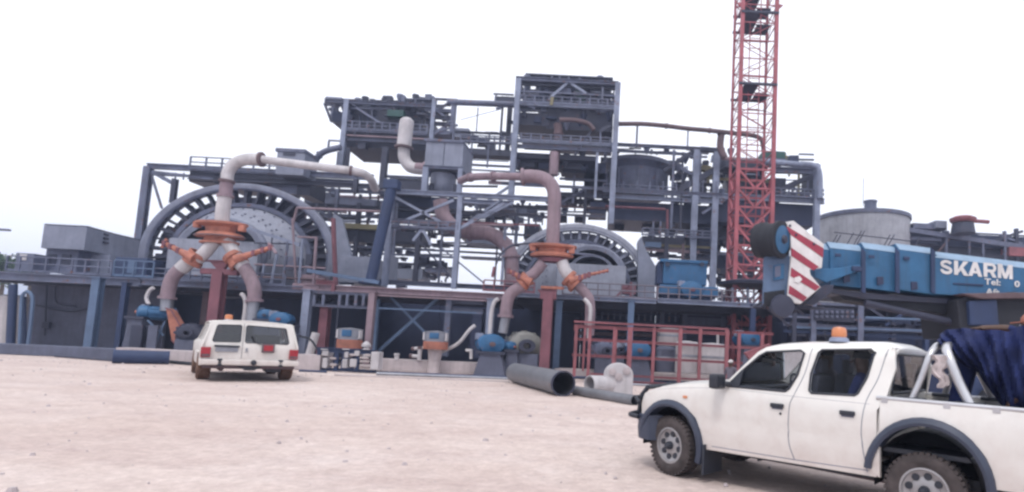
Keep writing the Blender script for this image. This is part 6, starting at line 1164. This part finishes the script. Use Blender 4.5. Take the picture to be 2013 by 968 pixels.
def hand(J, Ed, wr, pre, d, side, s=1.):
    """palm, four fingers and thumb as chains continuing from the wrist"""
    d = Vector(d).normalized(); side = Vector(side).normalized(); dn = d.cross(side); w = Vector(J[wr][0]); J[pre+'palm'] = (w+d*.055*s, (.034*s, .018*s)); Ed.append((wr, pre+'palm'))
    for i, (o_, ln) in enumerate(((-.03, .075), (-.01, .085), (.01, .08), (.03, .062))):
        a = w+d*.09*s+side*o_*s; b_ = a+d*ln*.55*s+dn*.012*s; c = b_+d*ln*.4*s+dn*.028*s
        J[f'{pre}k{i}'] = (a, .010*s); J[f'{pre}m{i}'] = (b_, .0085*s); J[f'{pre}t{i}'] = (c, .007*s); Ed += [(pre+'palm', f'{pre}k{i}'), (f'{pre}k{i}', f'{pre}m{i}'), (f'{pre}m{i}', f'{pre}t{i}')]
    J[pre+'th1'] = (w+d*.04*s-side*.042*s, .011*s); J[pre+'th2'] = (w+d*.075*s-side*.062*s+dn*.01*s, .009*s); Ed += [(pre+'palm', pre+'th1'), (pre+'th1', pre+'th2')]
R3 = pk.o.matrix_world.to_3x3(); UD = R3 @ Vector((1, 0, 0)); VD = R3 @ Vector((0, 1, 0)); ZD = Vector((0, 0, 1))
def seated(label, cx, cy, shirt, arms, cap=None, headfwd=None, name='person', sz=.80):
    b = lambda x, y, z: toW(cx+x, cy+y, sz+z)
    J = dict(pelvis=(b(0, 0, .06), .14), belly=(b(.04, 0, .22), .13), chest=(b(.07, 0, .42), (.15, .12)), neck=(b(.05, 0, .57), .055), head=(b(.03, 0, .66), .085), crown=(b(.03, 0, .74), .075))
    E_ = [('pelvis', 'belly'), ('belly', 'chest'), ('chest', 'neck'), ('neck', 'head'), ('head', 'crown')]
    for s, nm in ((-1, 'a'), (1, 'b')):
        J['sh'+nm] = (b(.06, s*.19, .48), .06); J['kn'+nm] = (b(-.42, s*.12, .08), .07); J['an'+nm] = (b(-.5, s*.12, -.30), .05); J['fo'+nm] = (b(-.64, s*.12, -.34), .04); J['hp'+nm] = (b(-.05, s*.1, .04), .09)
        E_ += [('chest', 'sh'+nm), ('pelvis', 'hp'+nm), ('hp'+nm, 'kn'+nm), ('kn'+nm, 'an'+nm), ('an'+nm, 'fo'+nm)]
        el, wr_ = arms[0 if s < 0 else 1]; J['el'+nm] = (b(*el), .045); J['wr'+nm] = (b(*wr_), .03); E_ += [('sh'+nm, 'el'+nm), ('el'+nm, 'wr'+nm)]
        hand(J, E_, 'wr'+nm, 'h'+nm, J['wr'+nm][0]-J['el'+nm][0], VD)
    zc = b(0, 0, .555).z; hs_ = [J['wra'][0], J['wrb'][0]]
    def asg(c):
        if c.z > zc and (c-J['head'][0]).length < .22: return 1
        for k in 'ab':
            w, e = J['wr'+k][0], J['el'+k][0]; d = (w-e); f = (c-e).dot(d)/d.dot(d)
            if f > .35 and (c-e-d*f).length < .11 and f < 2.2: return 1
        return 0
    o = skin_body(name, J, E_, label, [shirt, 'skin'], asg); face(o, J['head'][0]+Vector((0, 0, .02)), headfwd or -UD, 1, cap); return o
seated('driver at the wheel of the white pickup with bare forearms raised', 2.22, W-.5, 'greyshirt', [((-.12, -.22, .26), (-.34, -.06, .32)), ((-.12, .22, .24), (-.34, .1, .3))])
seated('passenger in blue seen through the rear door window of the pickup', 2.93, .52, 'coverall', [((-.05, -.22, .22), (-.25, -.14, .14)), ((-.05, .22, .22), (-.25, .14, .14))], sz=.78)
# man in blue coveralls in the load bed, knees up, arm resting forward
def bedman():
    b = lambda x, y, z: toW(x+.08, y, z+.22)
    J = dict(pelvis=(b(4.42, .95, .86), .16), belly=(b(4.44, .95, 1.08), .17), chest=(b(4.47, .93, 1.30), (.2, .15)), neck=(b(4.46, .92, 1.50), .06), head=(b(4.43, .92, 1.62), .09), crown=(b(4.43, .92, 1.71), .08))
    E_ = [('pelvis', 'belly'), ('belly', 'chest'), ('chest', 'neck'), ('neck', 'head'), ('head', 'crown')]
    J.update(hpa=(b(4.30, .82, .88), .12), kna=(b(3.93, .70, 1.46), .13), ana=(b(3.78, .66, .85), .07), foa=(b(3.6, .64, .72), .05), hpb=(b(4.30, 1.1, .88), .12), knb=(b(3.86, 1.2, 1.52), .12), anb=(b(3.74, 1.25, .85), .07), fob=(b(3.56, 1.26, .72), .05),
        sha=(b(4.42, .66, 1.42), .08), ela=(b(4.46, .5, 1.16), .06), wra=(b(4.30, .5, .96), .04), shb=(b(4.42, 1.18, 1.45), .08), elb=(b(4.22, 1.2, 1.63), .05), wrb=(b(3.98, 1.18, 1.63), .035))
    E_ += [('pelvis', 'hpa'), ('hpa', 'kna'), ('kna', 'ana'), ('ana', 'foa'), ('pelvis', 'hpb'), ('hpb', 'knb'), ('knb', 'anb'), ('anb', 'fob'), ('chest', 'sha'), ('sha', 'ela'), ('ela', 'wra'), ('chest', 'shb'), ('shb', 'elb'), ('elb', 'wrb')]
    hand(J, E_, 'wra', 'h1', J['wra'][0]-J['ela'][0], VD); hand(J, E_, 'wrb', 'h2', J['wrb'][0]-J['elb'][0], VD)
    def asg(c):
        if (c-J['head'][0]).length < .2 and c.z > b(0, 0, 1.49).z: return 1
        for a_, e_ in (('wra', 'ela'), ('wrb', 'elb')):
            w, e = J[a_][0], J[e_][0]; d = w-e; f = (c-e).dot(d)/d.dot(d)
            if f > .1 and f < 2.2 and (c-e-d*f).length < .075: return 1
        return 0
    o = skin_body('person', J, E_, 'man in royal blue coveralls sitting in the pickup load bed, knees drawn up', ['coverall', 'skin'], asg); face(o, J['head'][0]+Vector((0, 0, .02)), -UD, 1.05, 'orange'); return o
man = bedman()
def pt(px, py, v):
    d = ray(px, py); o0 = toW(0, v, 0); k = (o0-CAM).dot(VD)/d.dot(VD); return CAM+d*k
top = [(1842, 668), (1850, 655), (1872, 648), (1900, 645), (1930, 650), (1960, 648), (1985, 652), (2010, 640), (2030, 650)]; lo = [(1868, 690), (1876, 700), (1900, 722), (1925, 735), (1945, 760), (1965, 790), (1985, 800), (2010, 805), (2040, 810)]
st_ = crom([Vector((a_, b_, 0)) for a_, b_ in top], 5); rt = crom([Vector((a_, b_, 0)) for a_, b_ in lo], 5); rows = []
import mathutils.noise as mn
for i, (a_, b_) in enumerate(zip(st_, rt)):
    for j in range(14):
        f = j/13; q_ = a_.lerp(b_, f); v = .50-.16*sin(pi*f)*1.0+.05*sin(i*.55+f*7)+.035*sin(i*1.3-f*11)+.05*mn.noise(Vector((i*.3, f*4, 2))); rows.append(pt(q_.x, q_.y, .55)+VD*(v-.50))
nx = len(st_); mb = MB(); n_ = len(rows); vs = rows+[r_+VD*.30-ZD*.02 for r_ in rows]
fs = [(i*14+j, i*14+j+1, (i+1)*14+j+1, (i+1)*14+j) for i in range(nx-1) for j in range(13)]; fs += [tuple(k+n_ for k in reversed(f)) for f in fs]
rim = [j for j in range(14)]+[i*14+13 for i in range(1, nx)]+[(nx-1)*14+j for j in range(12, -1, -1)]+[i*14 for i in range(nx-2, 0, -1)]; fs += [(rim[k], rim[(k+1) % len(rim)], rim[(k+1) % len(rim)]+n_, rim[k]+n_) for k in range(len(rim))]
mb.add(vs, fs); child(man, 'coverall', mb, 'coverall')
mb = MB(); mb.box((0, 0, .26), (.62, 1.1, .4)); mb.v = [v+Vector((4.55*.95, .95*.95, .63)) for v in mb.v]; mb.v = [pk.o.matrix_world @ v for v in mb.v]
single('tool_chest', mb, 'strut', 'dark blue tool chest in the pickup load bed that the man in coveralls sits on', 'tool chest', bevel=.02)
# worker in a white cap by the cage, standing
def standing(label, px, py_head, Y, shirt, cap):
    hp_ = P(px, py_head, Y); H_ = 1.72; s = 1.0; fx = Vector((-.6, -.8, 0)); rt = Vector((.8, -.6, 0)); base = Vector((hp_.x, Y, hp_.z-1.62))
    b = lambda f, r, z: base+fx*f+rt*r+Vector((0, 0, z)); J = dict(pelvis=(b(0, 0, .95), .14), belly=(b(.01, 0, 1.12), .125), chest=(b(0, 0, 1.34), (.16, .12)), neck=(b(.01, 0, 1.5), .055), head=(b(.03, 0, 1.6), .088), crown=(b(.03, 0, 1.68), .075))
    E_ = [('pelvis', 'belly'), ('belly', 'chest'), ('chest', 'neck'), ('neck', 'head'), ('head', 'crown')]
    for q, k in ((-1, 'a'), (1, 'b')):
        J.update({'hp'+k: (b(0, q*.1, .9), .095), 'kn'+k: (b(.04, q*.11, .48), .065), 'an'+k: (b(-.02, q*.12, .08), .045), 'fo'+k: (b(.14, q*.13, .04), .04), 'sh'+k: (b(0, q*.19, 1.42), .06), 'el'+k: (b(-.03, q*.25, 1.13), .045), 'wr'+k: (b(.1, q*.23, .90), .03)})
        E_ += [('pelvis', 'hp'+k), ('hp'+k, 'kn'+k), ('kn'+k, 'an'+k), ('an'+k, 'fo'+k), ('chest', 'sh'+k), ('sh'+k, 'el'+k), ('el'+k, 'wr'+k)]; hand(J, E_, 'wr'+k, 'h'+k, J['wr'+k][0]-J['el'+k][0], fx)
    def asg(c):
        if c.z > base.z+1.47: return 1
        if c.z < base.z+1.0 and min((c-J['wra'][0]).length, (c-J['wrb'][0]).length) < .2: return 1
        return 0 if c.z > base.z+.95 else 2
    o = skin_body('person', J, E_, label, [shirt, 'skin', 'strut'], asg); face(o, J['head'][0]+Vector((0, 0, .02)), fx, 1, cap); return o
standing('worker in a white cap and grey shirt standing between cage and pickup bonnet', 1437, 714, 22.5, 'greyshirt', 'whitecloth')

# ================================================================== thin bluish haze volume, added to lift the dark tones
hz = bpy.data.materials.new('added_haze'); hz.use_nodes = True; hz.node_tree.nodes.clear(); o_ = hz.node_tree.nodes.new('ShaderNodeOutputMaterial'); vp = hz.node_tree.nodes.new('ShaderNodeVolumePrincipled')
vp.inputs['Color'].default_value = (.62, .72, 1, 1); vp.inputs['Density'].default_value = .0018; vp.inputs['Anisotropy'].default_value = .3; hz.node_tree.links.new(vp.outputs[0], o_.inputs['Volume'])
struct('haze', MB().bbox((-960, -360, -1.2), (960, 960, 32)), hz, kind='stuff')
